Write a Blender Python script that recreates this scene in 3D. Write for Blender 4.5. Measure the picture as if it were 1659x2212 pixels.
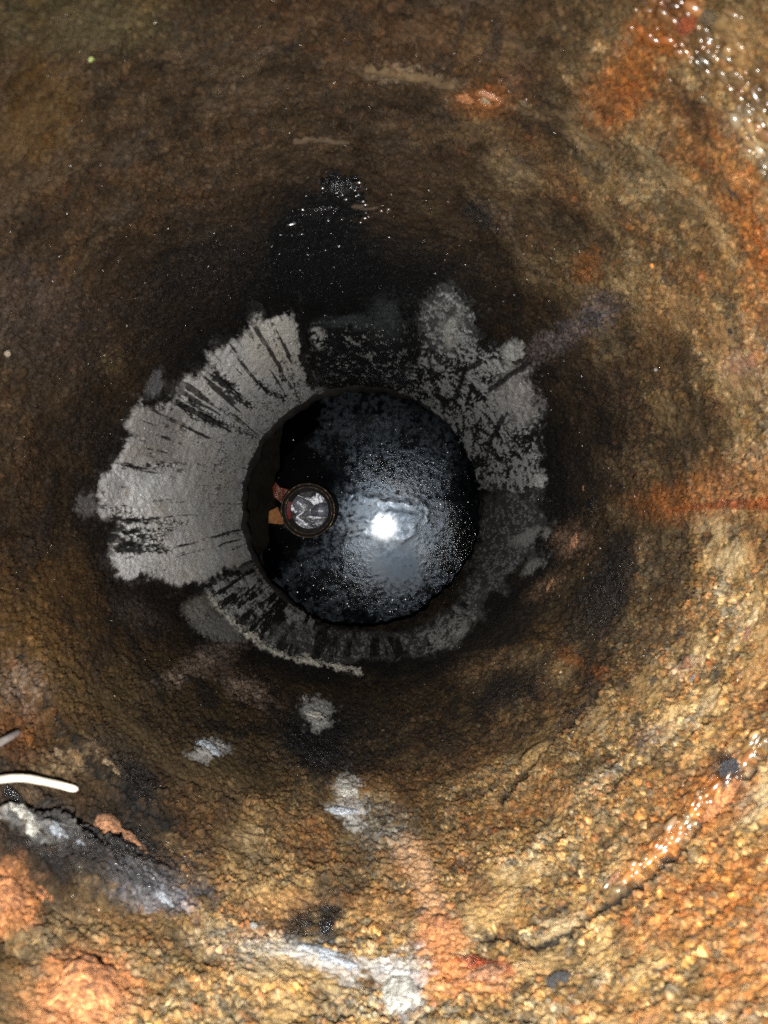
import bpy, math, random
import numpy as np
from mathutils import Vector, noise as mnoise

# ------------------------------------------------------------------ camera, sky, lights, exposure
scene = bpy.context.scene
for o in list(bpy.data.objects):
    bpy.data.objects.remove(o)
COL = scene.collection

H = 1.017                      # camera height above the water (z = 0)
F = 1600.0                     # focal length in pixels of a 1659 x 2212 picture
CX, CY = 829.5, 1106.0

cam_d = bpy.data.cameras.new('camera')
cam_d.sensor_fit = 'VERTICAL'
cam_d.sensor_height = 36.0
cam_d.lens = 36.0 * F / 2212.0
cam_d.clip_start = 0.005
cam_d.clip_end = 500.0
cam_d.dof.use_dof = True
cam_d.dof.focus_distance = 0.86
cam_d.dof.aperture_fstop = 19.0
cam_d.dof.aperture_blades = 6
cam = bpy.data.objects.new('camera', cam_d)
cam.location = (0, 0, H)
COL.objects.link(cam)
scene.camera = cam

SUN_AZ = (-0.62, 0.78)         # horizontal direction towards the sun
SUN_EL = math.radians(58)
world = bpy.data.worlds.new('World')
scene.world = world
world.use_nodes = True
wn = world.node_tree
wn.nodes.clear()
sky = wn.nodes.new('ShaderNodeTexSky')
sky.sky_type = 'NISHITA'
sky.sun_disc = False
sky.sun_elevation = SUN_EL
sky.sun_rotation = math.atan2(SUN_AZ[0], SUN_AZ[1])
bg = wn.nodes.new('ShaderNodeBackground')
bg.inputs['Strength'].default_value = 0.12
wo = wn.nodes.new('ShaderNodeOutputWorld')
wn.links.new(sky.outputs[0], bg.inputs['Color'])
wn.links.new(bg.outputs[0], wo.inputs['Surface'])

sun_d = bpy.data.lights.new('sun', 'SUN')
sun_d.energy = 2.0
sun_d.angle = math.radians(14)
sun_d.color = (1.0, 0.90, 0.76)
sun = bpy.data.objects.new('sun', sun_d)
sv = Vector((SUN_AZ[0] * math.cos(SUN_EL), SUN_AZ[1] * math.cos(SUN_EL), math.sin(SUN_EL)))
sun.rotation_euler = sv.to_track_quat('Z', 'Y').to_euler()
sun.location = (0, 0, 3)
COL.objects.link(sun)

# the torch of the phone that takes the picture: its mirror image shows in the water
torch_d = bpy.data.lights.new('phone_torch', 'SPOT')
torch_d.energy = 20.5
torch_d.shadow_soft_size = 0.004
torch_d.spot_size = math.radians(116)
torch_d.spot_blend = 1.0
torch_d.color = (1.0, 0.965, 0.90)
torch = bpy.data.objects.new('phone_torch', torch_d)
torch.location = (0.002, -0.039, H)
COL.objects.link(torch)

scene.view_settings.view_transform = 'Standard'
scene.view_settings.look = 'None'
scene.view_settings.exposure = 0.0
scene.view_settings.gamma = 1.0
scene.view_settings.use_curve_mapping = False
scene.cycles.max_bounces = 4
scene.cycles.use_denoising = False
scene.cycles.sample_clamp_indirect = 2.0

# ------------------------------------------------------------------ helpers
rng = np.random.default_rng(7)
random.seed(7)


def smooth(a, b, x):
    t = np.clip((x - a) / (b - a), 0.0, 1.0)
    return t * t * (3 - 2 * t)


def _hash(ix, iy, iz, seed):
    h = (ix.astype(np.uint32) * np.uint32(374761393)) ^ (iy.astype(np.uint32) * np.uint32(668265263)) \
        ^ (iz.astype(np.uint32) * np.uint32(2147483647 - 58)) ^ np.uint32((seed * 1274126177) & 0xffffffff)
    h = (h ^ (h >> np.uint32(13))) * np.uint32(1274126177)
    h = (h ^ (h >> np.uint32(16))) * np.uint32(2246822519)
    return ((h ^ (h >> np.uint32(15))) & np.uint32(0xffffff)).astype(np.float32) / np.float32(0xffffff)


def vnoise(p, seed=0):
    """value noise in [-1, 1] for an (n, 3) array"""
    fl = np.floor(p)
    f = (p - fl).astype(np.float32)
    i = fl.astype(np.int64)
    u = f * f * (3 - 2 * f)
    ix, iy, iz = i[:, 0], i[:, 1], i[:, 2]
    r = 0
    for dx in (0, 1):
        wx = u[:, 0] if dx else 1 - u[:, 0]
        for dy in (0, 1):
            wy = u[:, 1] if dy else 1 - u[:, 1]
            for dz in (0, 1):
                wz = u[:, 2] if dz else 1 - u[:, 2]
                r = r + wx * wy * wz * _hash(ix + dx, iy + dy, iz + dz, seed)
    return r * 2 - 1


def fbm(p, octs=3, seed=0, gain=0.5):
    a, s, r = 1.0, 0.0, 0.0
    for k in range(octs):
        r = r + a * vnoise(p * (2.03 ** k) + 17.3 * k, seed + k)
        s += a
        a *= gain
    return r / s


def worley(s, t, ns, seed):
    """periodic along s (ns cells); returns F1, F2, id in [0, 1)"""
    i = np.floor(s).astype(np.int64)
    j = np.floor(t).astype(np.int64)
    f1 = np.full(s.shape, 9.0, np.float32)
    f2 = f1.copy()
    cid = np.zeros(s.shape, np.float32)
    z = np.zeros_like(i)
    for di in (-1, 0, 1):
        for dj in (-1, 0, 1):
            a, b = (i + di) % ns, j + dj
            px = i + di + 0.1 + 0.8 * _hash(a, b, z, seed)
            py = j + dj + 0.1 + 0.8 * _hash(a, b, z + 1, seed)
            d = np.sqrt((px - s) ** 2 + (py - t) ** 2).astype(np.float32)
            nearer = d < f1
            f2 = np.where(nearer, f1, np.minimum(f2, d))
            cid = np.where(nearer, _hash(a, b, z + 2, seed), cid)
            f1 = np.where(nearer, d, f1)
    return f1, f2, cid


def tag(o, label=None, cat=None, group=None, kind=None):
    if label: o['label'] = label
    if cat: o['category'] = cat
    if group: o['group'] = group
    if kind: o['kind'] = kind
    return o


def mesh_np(name, verts, quads, mat, parent=None, smooth_shade=True, tris=False):
    me = bpy.data.meshes.new(name)
    n, k = len(verts), (3 if tris else 4)
    me.vertices.add(n)
    me.vertices.foreach_set('co', np.asarray(verts, np.float32).ravel())
    m = len(quads)
    me.loops.add(m * k)
    me.loops.foreach_set('vertex_index', np.asarray(quads, np.int32).ravel())
    me.polygons.add(m)
    me.polygons.foreach_set('loop_start', np.arange(m, dtype=np.int32) * k)
    me.polygons.foreach_set('loop_total', np.full(m, k, np.int32))
    me.update(calc_edges=True)
    if smooth_shade:
        me.polygons.foreach_set('use_smooth', np.ones(m, bool))
    if mat: me.materials.append(mat)
    o = bpy.data.objects.new(name, me)
    COL.objects.link(o)
    if parent: o.parent = parent
    return o


def attr_col(me, name, rgb):
    a = me.attributes.new(name, 'FLOAT_COLOR', 'POINT')
    c = np.ones((len(rgb), 4), np.float32)
    c[:, :3] = rgb
    a.data.foreach_set('color', c.ravel())


def attr_vec(me, name, v):
    a = me.attributes.new(name, 'FLOAT_VECTOR', 'POINT')
    a.data.foreach_set('vector', np.asarray(v, np.float32).ravel())


class NT:
    """small node-tree builder"""
    def __init__(s, name):
        s.mat = bpy.data.materials.new(name)
        s.mat.use_nodes = True
        s.t = s.mat.node_tree
        s.bsdf = s.t.nodes['Principled BSDF']

    def n(s, kind, **kw):
        nd = s.t.nodes.new('ShaderNode' + kind)
        for k, v in kw.items():
            setattr(nd, k, v)
        return nd

    def l(s, a, b):
        s.t.links.new(a, b)

    def put(s, sock, v):
        if hasattr(v, 'is_linked') or hasattr(v, 'links'):
            s.l(v, sock)
        else:
            sock.default_value = v

    def math(s, op, a, b=0.0, c=0.0, clamp=False):
        nd = s.n('Math', operation=op, use_clamp=clamp)
        s.put(nd.inputs[0], a); s.put(nd.inputs[1], b); s.put(nd.inputs[2], c)
        return nd.outputs[0]

    def mix(s, fac, a, b, mode='MIX'):
        nd = s.n('Mix', data_type='RGBA', blend_type=mode)
        s.put(nd.inputs[0], fac)
        for q, v in ((6, a), (7, b)):
            if isinstance(v, (tuple, list)): v = tuple(v) + ((1,) if len(v) == 3 else ())
            s.put(nd.inputs[q], v)
        return nd.outputs[2]

    def noise(s, vec, scale, detail=3, rough=0.55, dist=0.0):
        nd = s.n('TexNoise')
        nd.inputs['Scale'].default_value = scale
        nd.inputs['Detail'].default_value = detail
        nd.inputs['Roughness'].default_value = rough
        nd.inputs['Distortion'].default_value = dist
        if vec is not None: s.l(vec, nd.inputs['Vector'])
        return nd.outputs['Fac']

    def vor(s, vec, scale, dims='3D', feature='F1', rand=1.0):
        nd = s.n('TexVoronoi', voronoi_dimensions=dims, feature=feature)
        nd.inputs['Scale'].default_value = scale
        nd.inputs['Randomness'].default_value = rand
        if vec is not None: s.l(vec, nd.inputs['Vector'])
        return nd

    def ramp(s, fac, stops):
        nd = s.n('ValToRGB')
        e = nd.color_ramp.elements
        while len(e) < len(stops): e.new(0.5)
        for k, (p, c) in enumerate(stops):
            e[k].position = p
            e[k].color = (c, c, c, 1) if not isinstance(c, tuple) else c + (1,)
        s.l(fac, nd.inputs[0])
        return nd.outputs[0]

    def bump(s, h, dist, strength=1.0, normal=None):
        nd = s.n('Bump')
        nd.inputs['Distance'].default_value = dist
        nd.inputs['Strength'].default_value = strength
        s.l(h, nd.inputs['Height'])
        if normal is not None: s.l(normal, nd.inputs['Normal'])
        return nd.outputs[0]

    def obj(s):
        return s.n('TexCoord').outputs['Object']

    def set(s, **kw):
        for k, v in kw.items():
            s.put(s.bsdf.inputs[k.replace('_', ' ')], v if not (isinstance(v, tuple) and len(v) == 3) else v + (1,))
        return s.mat


# ------------------------------------------------------------------ the shaft: axis, radius and the chart of its wall
D_BOT, D_TOP = 0.90, 0.150     # depth of its lower end and of its mouth below the lens


def axis(d):
    t = (d - 0.2) / 0.7
    return -0.0060 - 0.0235 * t, 0.0006 + 0.0056 * t


def radius(d):
    return 0.1545 - 0.0071 * (d - 0.15) / 0.75


def wall_at(u, v):
    """point of the bare wall that the chart position (u, v) names: theta, depth"""
    kx, ky = (u - CX) / F, (CY - v) / F
    d = 0.3
    for _ in range(60):
        ax, ay = axis(d)
        k2 = kx * kx + ky * ky
        b = kx * ax + ky * ay
        c = ax * ax + ay * ay - radius(d) ** 2
        d = (b + math.sqrt(max(b * b - k2 * c, 0))) / max(k2, 1e-9)
        d = min(max(d, 0.05), 2.0)
    ax, ay = axis(d)
    return math.atan2(ky * d - ay, kx * d - ax), d


def wall_point(u, v, proud=0.0):
    th, d = wall_at(u, v)
    ax, ay = axis(d)
    r = radius(d) - proud
    return Vector((ax + r * math.cos(th), ay + r * math.sin(th), H - d)), Vector((-math.cos(th), -math.sin(th), 0))


NTH, NR = 1860, 600
rho0, rho1 = F * radius(D_BOT) / D_BOT, F * radius(D_TOP) / D_TOP
rho = np.linspace(rho0, rho1, NR)
dep = np.interp(rho, (F * radius(np.linspace(0.95, 0.12, 400)) / np.linspace(0.95, 0.12, 400)), np.linspace(0.95, 0.12, 400))
th = np.linspace(-math.pi, math.pi, NTH, endpoint=False)
TH, DD = np.meshgrid(th, dep)
TH = TH.ravel(); DD = DD.ravel()
RHO = np.repeat(rho, NTH)
AX, AY = axis(DD)
R0 = radius(DD)
PX, PY, PZ = AX + R0 * np.cos(TH), AY + R0 * np.sin(TH), H - DD
U, V = CX + F * PX / DD, CY - F * PY / DD            # chart of the wall (stains are laid out on it)
P3 = np.stack([PX, PY, PZ], 1)
# noise domain stretched down the wall: washed concrete wears in vertical streaks
LNR = np.log(RHO)
Q3 = np.stack([np.cos(TH), np.sin(TH), 1.9 * LNR], 1)

W1 = fbm(Q3 * 14, 4, 11)
W2 = fbm(Q3 * 14, 4, 23)
W3 = fbm(Q3 * 40, 3, 31)
W4 = fbm(Q3 * 40, 3, 37)
W5 = fbm(Q3 * 95, 2, 41)
W6 = fbm(Q3 * 5, 3, 47)
FINE = fbm(Q3 * 200, 2, 53)
STREAK = fbm(np.stack([np.cos(TH) * 26, np.sin(TH) * 26, 7 * LNR], 1), 4, 59, 0.6)   # runs down the wall
RING = fbm(np.stack([np.cos(TH) * 3.2 + 0.25 * W1, np.sin(TH) * 3.2, 42 * LNR + 1.2 * W1 + 1.0 * W6], 1), 4, 67, 0.6)   # bands round the wall
UW = U + 16 * W1 + 9 * W3
VW = V + 16 * W2 + 9 * W4


BRK = smooth(-0.35, 0.15, 0.7 * W3 + 0.5 * W5 + 0.5 * W1)


def blob(u, v, ru, rv, rot=0.0, soft=0.35, rag=0.35, brk=0.0):
    """ragged patch on the wall"""
    c, s = math.cos(math.radians(rot)), math.sin(math.radians(rot))
    m = np.zeros(U.shape, np.float32)
    pad = max(ru, rv) * (1 + soft + 1.3 * rag) + 28
    sel = np.where((np.abs(U - u) < pad) & (np.abs(V - v) < pad))[0]
    if len(sel) == 0: return m
    x, y = UW[sel] - u, VW[sel] - v
    a, b = (x * c + y * s) / ru, (-x * s + y * c) / rv
    q = np.sqrt(a * a + b * b) + rag * (0.6 * W3[sel] + 0.7 * W5[sel] + 0.5 * W1[sel])
    k = 1 - smooth(1 - soft, 1 + soft, q)
    if brk: k = k * (1 - brk + brk * BRK[sel])
    m[sel] = k
    return m


def seg_dist(u, v, a, b):
    dx, dy = b[0] - a[0], b[1] - a[1]
    t = np.clip(((u - a[0]) * dx + (v - a[1]) * dy) / (dx * dx + dy * dy + 1e-9), 0, 1)
    return np.hypot(u - a[0] - t * dx, v - a[1] - t * dy), t


def stroke(pts, w0, w1=None, soft=2.0, rag=4.0, warp=0.5):
    w1 = w0 if w1 is None else w1
    pts = np.array(pts, float)
    m = np.zeros(U.shape, np.float32)
    pad = max(w0, w1) + soft + rag + 30
    sel = np.where((U > pts[:, 0].min() - pad) & (U < pts[:, 0].max() + pad) & (V > pts[:, 1].min() - pad) & (V < pts[:, 1].max() + pad))[0]
    if len(sel) == 0: return m
    uu = U[sel] + warp * (8 * W3[sel] + 5 * W5[sel])
    vv = V[sel] + warp * (8 * W4[sel] - 5 * W5[sel])
    best = np.full(len(sel), 1e9)
    n = len(pts) - 1
    for k in range(n):
        d, t = seg_dist(uu, vv, pts[k], pts[k + 1])
        w = w0 + (w1 - w0) * (k + t) / n
        best = np.minimum(best, d - w)
    m[sel] = 1 - smooth(-soft, soft, best + rag * (W5[sel] + 0.5 * FINE[sel]))
    return m


def poly(pts, soft=5.0, rag=10.0, st=0.0):
    pts = np.array(pts, float)
    m = np.zeros(U.shape, np.float32)
    pad = soft + rag + 60
    sel = np.where((U > pts[:, 0].min() - pad) & (U < pts[:, 0].max() + pad) & (V > pts[:, 1].min() - pad) & (V < pts[:, 1].max() + pad))[0]
    if len(sel) == 0: return m
    uu = U[sel] + 0.5 * (9 * W3[sel] + 7 * W1[sel])
    vv = V[sel] + 0.5 * (9 * W4[sel] + 7 * W2[sel])
    inside = np.zeros(len(sel), bool)
    best = np.full(len(sel), 1e9)
    n = len(pts)
    for k in range(n):
        a, b = pts[k], pts[(k + 1) % n]
        d, _ = seg_dist(uu, vv, a, b)
        best = np.minimum(best, d)
        c = (a[1] > vv) != (b[1] > vv)
        xi = (b[0] - a[0]) * (vv - a[1]) / (b[1] - a[1] + 1e-12) + a[0]
        inside ^= c & (uu < xi)
    sd = np.where(inside, -best, best) + rag * (0.8 * W1[sel] + 0.4 * W3[sel] + 0.12 * W5[sel]) + st * STREAK[sel]
    m[sel] = 1 - smooth(-soft, soft, sd)
    return m


ALB = np.zeros((len(U), 3), np.float32)
GR = np.ones(len(U), np.float32)         # how much the single grains of sand show
WET = np.full(len(U), 0.35, np.float32)
DISP = np.zeros(len(U), np.float32)      # towards the axis, metres


def lay(mask, rgb, gr=None, wet=None, disp=None, amt=1.0):
    m = (mask * amt).astype(np.float32)
    global GR, WET, DISP
    ALB[:] = ALB * (1 - m[:, None]) + np.array(rgb, np.float32) * m[:, None]
    if gr is not None: GR = GR * (1 - m) + gr * m
    if wet is not None: WET = WET * (1 - m) + wet * m
    if disp is not None: DISP = DISP + m * disp


# --- ground colour of the concrete: umber on one side, ochre sand on the other, with worn boundaries
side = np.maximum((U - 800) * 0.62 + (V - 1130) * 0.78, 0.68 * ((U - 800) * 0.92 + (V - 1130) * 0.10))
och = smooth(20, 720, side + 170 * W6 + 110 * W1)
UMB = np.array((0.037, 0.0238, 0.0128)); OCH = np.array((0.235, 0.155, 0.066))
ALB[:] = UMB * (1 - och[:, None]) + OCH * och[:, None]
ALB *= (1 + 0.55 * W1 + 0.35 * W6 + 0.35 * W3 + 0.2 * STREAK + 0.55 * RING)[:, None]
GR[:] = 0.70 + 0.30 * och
# warm and cold drifts
lay(smooth(0.05, 0.55, W2) * och, (0.21, 0.130, 0.045), amt=0.4)
lay(smooth(0.15, 0.6, -W1) * och, (0.075, 0.066, 0.050), amt=0.6)
lay(smooth(0.1, 0.6, W2) * (1 - och), (0.040, 0.029, 0.021), amt=0.6)
RDR = fbm(Q3 * 7 + 5.1, 4, 83)
lay(smooth(0.02, 0.35, RDR + 0.3 * W3) * (0.03 + 0.97 * och), (0.26, 0.108, 0.030), amt=0.40)
lay(smooth(0.02, 0.35, RDR + 0.3 * W3) * (1 - och), (0.060, 0.030, 0.0125), amt=0.45)
lay(smooth(0.10, 0.40, -RDR + 0.3 * W3) * och, (0.32, 0.250, 0.145), amt=0.6)
SLIME = smooth(-0.05, 0.30, fbm(Q3 * 9 + 2.2, 4, 89) + 0.25 * W3)      # smooth slimy skin over the sand
GR *= 1 - 0.75 * SLIME
WET += 0.15 * SLIME + 0.10 * och
DRIP = smooth(0.12, 0.34, STREAK + 0.35 * W1 + 0.2 * RDR) * smooth(-0.1, 0.3, W6 + 0.3 * RDR)
lay(DRIP, (0.014, 0.012, 0.010), gr=0.5, wet=0.5, amt=0.55)
# green-brown tint in the top left corner, brown purple band on the left
lay(blob(150, 30, 230, 90, 0), (0.075, 0.060, 0.028), amt=0.6)
lay(blob(90, 240, 90, 130, 20), (0.075, 0.042, 0.014), amt=0.6)
lay(blob(90, 700, 160, 110, 30), (0.040, 0.030, 0.024), amt=0.6)
lay(blob(160, 1380, 190, 190, 40), (0.100, 0.054, 0.016), amt=0.7)
lay(blob(330, 1350, 200, 120, 40), (0.040, 0.024, 0.012), amt=0.7)
lay(blob(420, 1560, 300, 120, 20), (0.085, 0.060, 0.028), amt=0.6)
lay(blob(900, 1560, 240, 100, -10), (0.045, 0.036, 0.024), amt=0.6)
lay(blob(1250, 900, 150, 230, -20), (0.036, 0.026, 0.019), amt=0.7)
lay(blob(1370, 1330, 120, 190, 20), (0.085, 0.058, 0.030), amt=0.55)

# ragged belt round the lower half of the shaft, darker with depth; black grime patches
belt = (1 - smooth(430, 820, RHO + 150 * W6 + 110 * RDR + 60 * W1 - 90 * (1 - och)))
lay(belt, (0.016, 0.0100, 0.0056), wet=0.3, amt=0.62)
grime = smooth(0.02, 0.22, W1 + 0.6 * RDR + 0.35 * W3) * (1 - smooth(520, 860, RHO + 120 * W6))
lay(grime, (0.006, 0.0055, 0.0055), gr=0.6, wet=0.35, amt=0.7)
# --- rust
RUST = (0.24, 0.082, 0.018); RUST2 = (0.36, 0.155, 0.062)
for (u, v, ru, rv, rot, amt) in ((1400, 110, 60, 150, 32, .9), (1320, 210, 60, 60, 30, .6), (1610, 400, 60, 190, -18, .6), (1650, 600, 50, 220, 0, .6), (1490, 280, 60, 110, -35, .35),
                                 (1480, 1085, 110, 42, 0, .75), (1600, 1040, 110, 60, -10, .5), (1620, 2050, 90, 150, 20, .8), (1470, 1960, 120, 70, -25, .5),
                                 (1440, 1840, 110, 40, -38, .85), (1560, 1720, 110, 55, -48, .9), (1310, 1462, 22, 16, 30, .8), (1240, 1420, 40, 18, 35, .5),
                                 (1270, 575, 26, 34, 30, .6), (1330, 2180, 150, 40, 0, .25), (1045, 212, 70, 36, 5, .5), (560, 1990, 70, 50, 20, .45), (60, 1560, 60, 60, 0, .3),
                                 (1540, 1940, 160, 60, -30, .45)):
    lay(blob(u, v, ru, rv, rot, soft=.6, rag=.8, brk=.7), RUST, gr=0.8, wet=0.5, amt=amt)
lay(stroke([(1660, 1087), (1560, 1090), (1440, 1102)], 12, 4), (0.16, 0.045, 0.012), wet=0.7, amt=0.8)
lay(stroke([(880, 1830), (905, 1880), (930, 1960), (945, 2040)], 34, 26, soft=10, rag=12), (0.36, 0.215, 0.115), gr=0.35, amt=0.85)
lay(blob(945, 2040, 48, 70, 10), RUST2, gr=0.4, amt=0.9, disp=0.001)
lay(blob(1010, 2110, 100, 45, -8), RUST2, gr=0.5, amt=0.85, disp=0.001)
lay(blob(1050, 2085, 60, 16, 5), (0.14, 0.018, 0.008), wet=0.8, amt=0.8)
lay(blob(25, 1930, 70, 70, 0), RUST2, gr=0.5, amt=0.8)
lay(blob(190, 2140, 110, 110, 30), RUST2, gr=0.5, amt=0.85, disp=0.0015)

# --- black tar and soot
BLK = (0.0045, 0.0048, 0.0055)
lay(poly([(470, 740), (540, 640), (560, 490), (640, 400), (745, 395), (780, 470), (800, 540), (960, 580), (1020, 620), (1060, 720), (1120, 760), (1180, 800),
          (1220, 950), (1210, 1120), (1180, 1200), (1060, 1060), (900, 800), (640, 800)], soft=60, rag=60), (0.006, 0.0055, 0.0055), gr=0.5, wet=0.25, amt=0.93)
lay(poly([(430, 780), (520, 650), (640, 590), (900, 600), (1040, 690), (1000, 800), (700, 800)], soft=60, rag=50), (0.0045, 0.0045, 0.0048), gr=0.4, wet=0.2, amt=0.8)
lay(poly([(180, 1080), (250, 940), (320, 830), (460, 700), (520, 800), (300, 1050), (230, 1240)], soft=40, rag=40), (0.009, 0.0078, 0.007), gr=0.5, wet=0.25, amt=0.85)
lay(poly([(590, 500), (690, 400), (770, 400), (765, 520), (830, 600), (700, 660), (550, 620)], soft=14, rag=60, st=30), BLK, gr=0.08, wet=0.7, amt=0.94)
lay(blob(735, 400, 44, 17, 10, soft=.25), (0.002, 0.002, 0.003), wet=1.0, gr=0, disp=-0.006)
lay(poly([(180, 1150), (260, 1230), (420, 1270), (560, 1330), (560, 1420), (430, 1400), (300, 1330)], soft=50, rag=45), (0.009, 0.008, 0.007), gr=0.5, wet=0.25, amt=0.85)
lay(poly([(520, 1330), (640, 1340), (760, 1360), (900, 1380), (1040, 1290), (1180, 1180), (1240, 1260), (1120, 1420), (960, 1470), (760, 1480), (560, 1450)],
         soft=40, rag=45), (0.010, 0.0095, 0.0095), gr=0.4, wet=0.3, amt=0.9)
for (u, v, ru, rv, rot, amt) in ((1290, 1310, 110, 55, -60, .85), (1120, 1500, 90, 45, -10, .75), (1330, 1230, 50, 90, 20, .6), (1200, 1420, 60, 26, -35, .5),
                                 (660, 1590, 80, 60, 20, .85), (700, 1640, 70, 55, 40, .9), (740, 1560, 110, 40, 0, .6), (640, 2010, 34, 46, 10, .9),
                                 (705, 2005, 26, 52, 10, .9), (760, 1910, 34, 120, 28, .5), (680, 1970, 22, 90, 25, .55), (300, 1840, 130, 90, 35, .75),
                                 (300, 1690, 50, 46, 20, .85), (250, 1640, 70, 50, 30, .5), (780, 2100, 90, 26, 15, .55), (1590, 1670, 40, 34, -40, .9),
                                 (1240, 1565, 60, 14, -45, .8), (1130, 1690, 60, 14, -40, .6), (1290, 1490, 46, 20, -50, .6), (1050, 480, 52, 22, 20, .7),
                                 (1030, 455, 30, 16, 0, .5), (1500, 260, 24, 60, -30, .4), (1250, 2130, 60, 40, 0, .5), (1300, 1880, 30, 20, 0, .3),
                                 (490, 560, 120, 90, 30, .55), (380, 680, 110, 110, 30, .45), (850, 590, 200, 90, 5, .6), (1250, 1060, 60, 90, 20, .5),
                                 (210, 940, 50, 60, 20, .5), (60, 1810, 110, 50, 10, .6), (330, 1905, 110, 40, 25, .5), (1180, 1160, 60, 100, 0, .6)):
    lay(blob(u, v, ru, rv, rot, soft=.5, rag=.7, brk=.2), (0.0065, 0.0066, 0.0074), gr=0.45, wet=0.7, amt=amt)

# --- mauve grey weathered patches
for (u, v, ru, rv, rot, col, amt) in ((1235, 715, 115, 30, -30, (0.095, 0.080, 0.078), .8), (1180, 745, 50, 26, -30, (0.12, 0.10, 0.098), .8), (1290, 665, 34, 40, 0, (0.14, 0.115, 0.105), .6), (1285, 685, 20, 24, 0, (0.02, 0.022, 0.028), .9),
                                      (440, 1430, 110, 24, -25, (0.20, 0.15, 0.125), .75), (535, 1490, 60, 26, 25, (0.24, 0.175, 0.135), .8), (300, 1330, 60, 30, 30, (0.07, 0.055, 0.05), .5),
                                      (1230, 1170, 40, 34, 0, (0.26, 0.165, 0.11), .7), (1180, 1270, 46, 24, -40, (0.26, 0.165, 0.10), .6), (1060, 1440, 90, 26, -10, (0.17, 0.11, 0.06), .6),
                                      (1490, 1445, 40, 16, -35, (0.42, 0.27, 0.19), .7), (1590, 790, 26, 30, 20, (0.26, 0.16, 0.12), .6), (350, 1900, 100, 50, 20, (0.12, 0.105, 0.10), .6),
                                      (390, 1960, 70, 26, 5, (0.18, 0.165, 0.175), .6), (140, 1790, 120, 46, 15, (0.16, 0.15, 0.145), .6), (150, 1640, 70, 36, -15, (0.24, 0.165, 0.09), .6),
                                      (830, 1790, 70, 60, 40, (0.19, 0.18, 0.15), .7), (580, 2050, 130, 34, 8, (0.25, 0.235, 0.20), .6), (1430, 1600, 60, 24, -30, (0.15, 0.145, 0.14), .5),
                                      (885, 155, 110, 13, 9, (0.17, 0.125, 0.08), .8), (1060, 445, 50, 16, 25, (0.09, 0.065, 0.042), .7), (60, 1480, 40, 70, -30, (0.22, 0.17, 0.14), .5),
                                      (1360, 1010, 70, 40, 20, (0.15, 0.10, 0.05), .5), (240, 780, 30, 34, 0, (0.10, 0.07, 0.035), .6), (430, 2180, 140, 40, 0, (0.22, 0.185, 0.11), .5)):
    lay(blob(u, v, ru, rv, rot, soft=.4, rag=1.2, brk=.8), col, gr=0.8, wet=0.4, amt=amt)

# --- grey lime scale that lines the lower end
GREY = (0.68, 0.675, 0.67)
PATCH = [(668, 800), (655, 760), (640, 705), (610, 683), (560, 690), (500, 735), (458, 757), (456, 785), (405, 825), (378, 860), (340, 885), (300, 868), (268, 920),
         (258, 985), (244, 1010), (216, 1030), (205, 1068), (214, 1105), (240, 1116), (246, 1150), (240, 1185), (258, 1238), (330, 1240), (390, 1258), (440, 1252),
         (510, 1228), (545, 1232), (640, 1330), (777, 1100), (700, 840)]
halo_m = poly(PATCH, soft=34, rag=40, st=60)
lay(halo_m, (0.10, 0.094, 0.090), gr=0.35, wet=0.25, amt=0.65)
scale_m = poly(PATCH, soft=9, rag=30, st=12)
scale_m *= 1 - smooth(0.10, 0.22, STREAK + 0.4 * W3 + 0.3 * W5 - 0.16 - 0.5 * smooth(0, 1, (np.hypot(U - 777, V - 1095) < 9999) * poly(PATCH, soft=60, rag=10)))
tone = (0.86 + 0.16 * W1 + 0.14 * W3 + 0.10 * W5)
lay(scale_m, GREY, gr=0.03, wet=0.05, disp=0.0024)
lay(scale_m * (1 - poly(PATCH, soft=42, rag=45, st=30)), (0.24, 0.215, 0.195), gr=0.1, amt=0.75)
sel = scale_m[:, None]
ALB[:] = ALB * (1 - sel) + sel * ALB * tone[:, None] * (1 + 0.07 * W6[:, None] * np.array((1.0, 0.2, -0.9)))
# duller, browner top of the patch on the left and warm tint
lay(scale_m * blob(330, 930, 85, 75, 30, soft=.5), (0.20, 0.185, 0.175), amt=0.8)
lay(scale_m * blob(300, 985, 60, 34, 0, soft=.5), (0.30, 0.27, 0.245), amt=0.6)
lay(scale_m * blob(235, 1060, 30, 46, 0, soft=.5), (0.25, 0.25, 0.255), amt=0.7)
lay(scale_m * blob(590, 745, 60, 46, 30, soft=.7), (0.62, 0.57, 0.47), amt=0.5)
lay(scale_m * blob(420, 1050, 60, 120, 10, soft=.7), (0.52, 0.49, 0.46), amt=0.5)
# cold grey smear above the scale
lay(blob(190, 1085, 22, 26, 0), (0.10, 0.095, 0.095), gr=0.2, amt=0.8)
lay(blob(335, 830, 20, 34, 10), (0.13, 0.13, 0.135), gr=0.2, amt=0.8)
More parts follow.
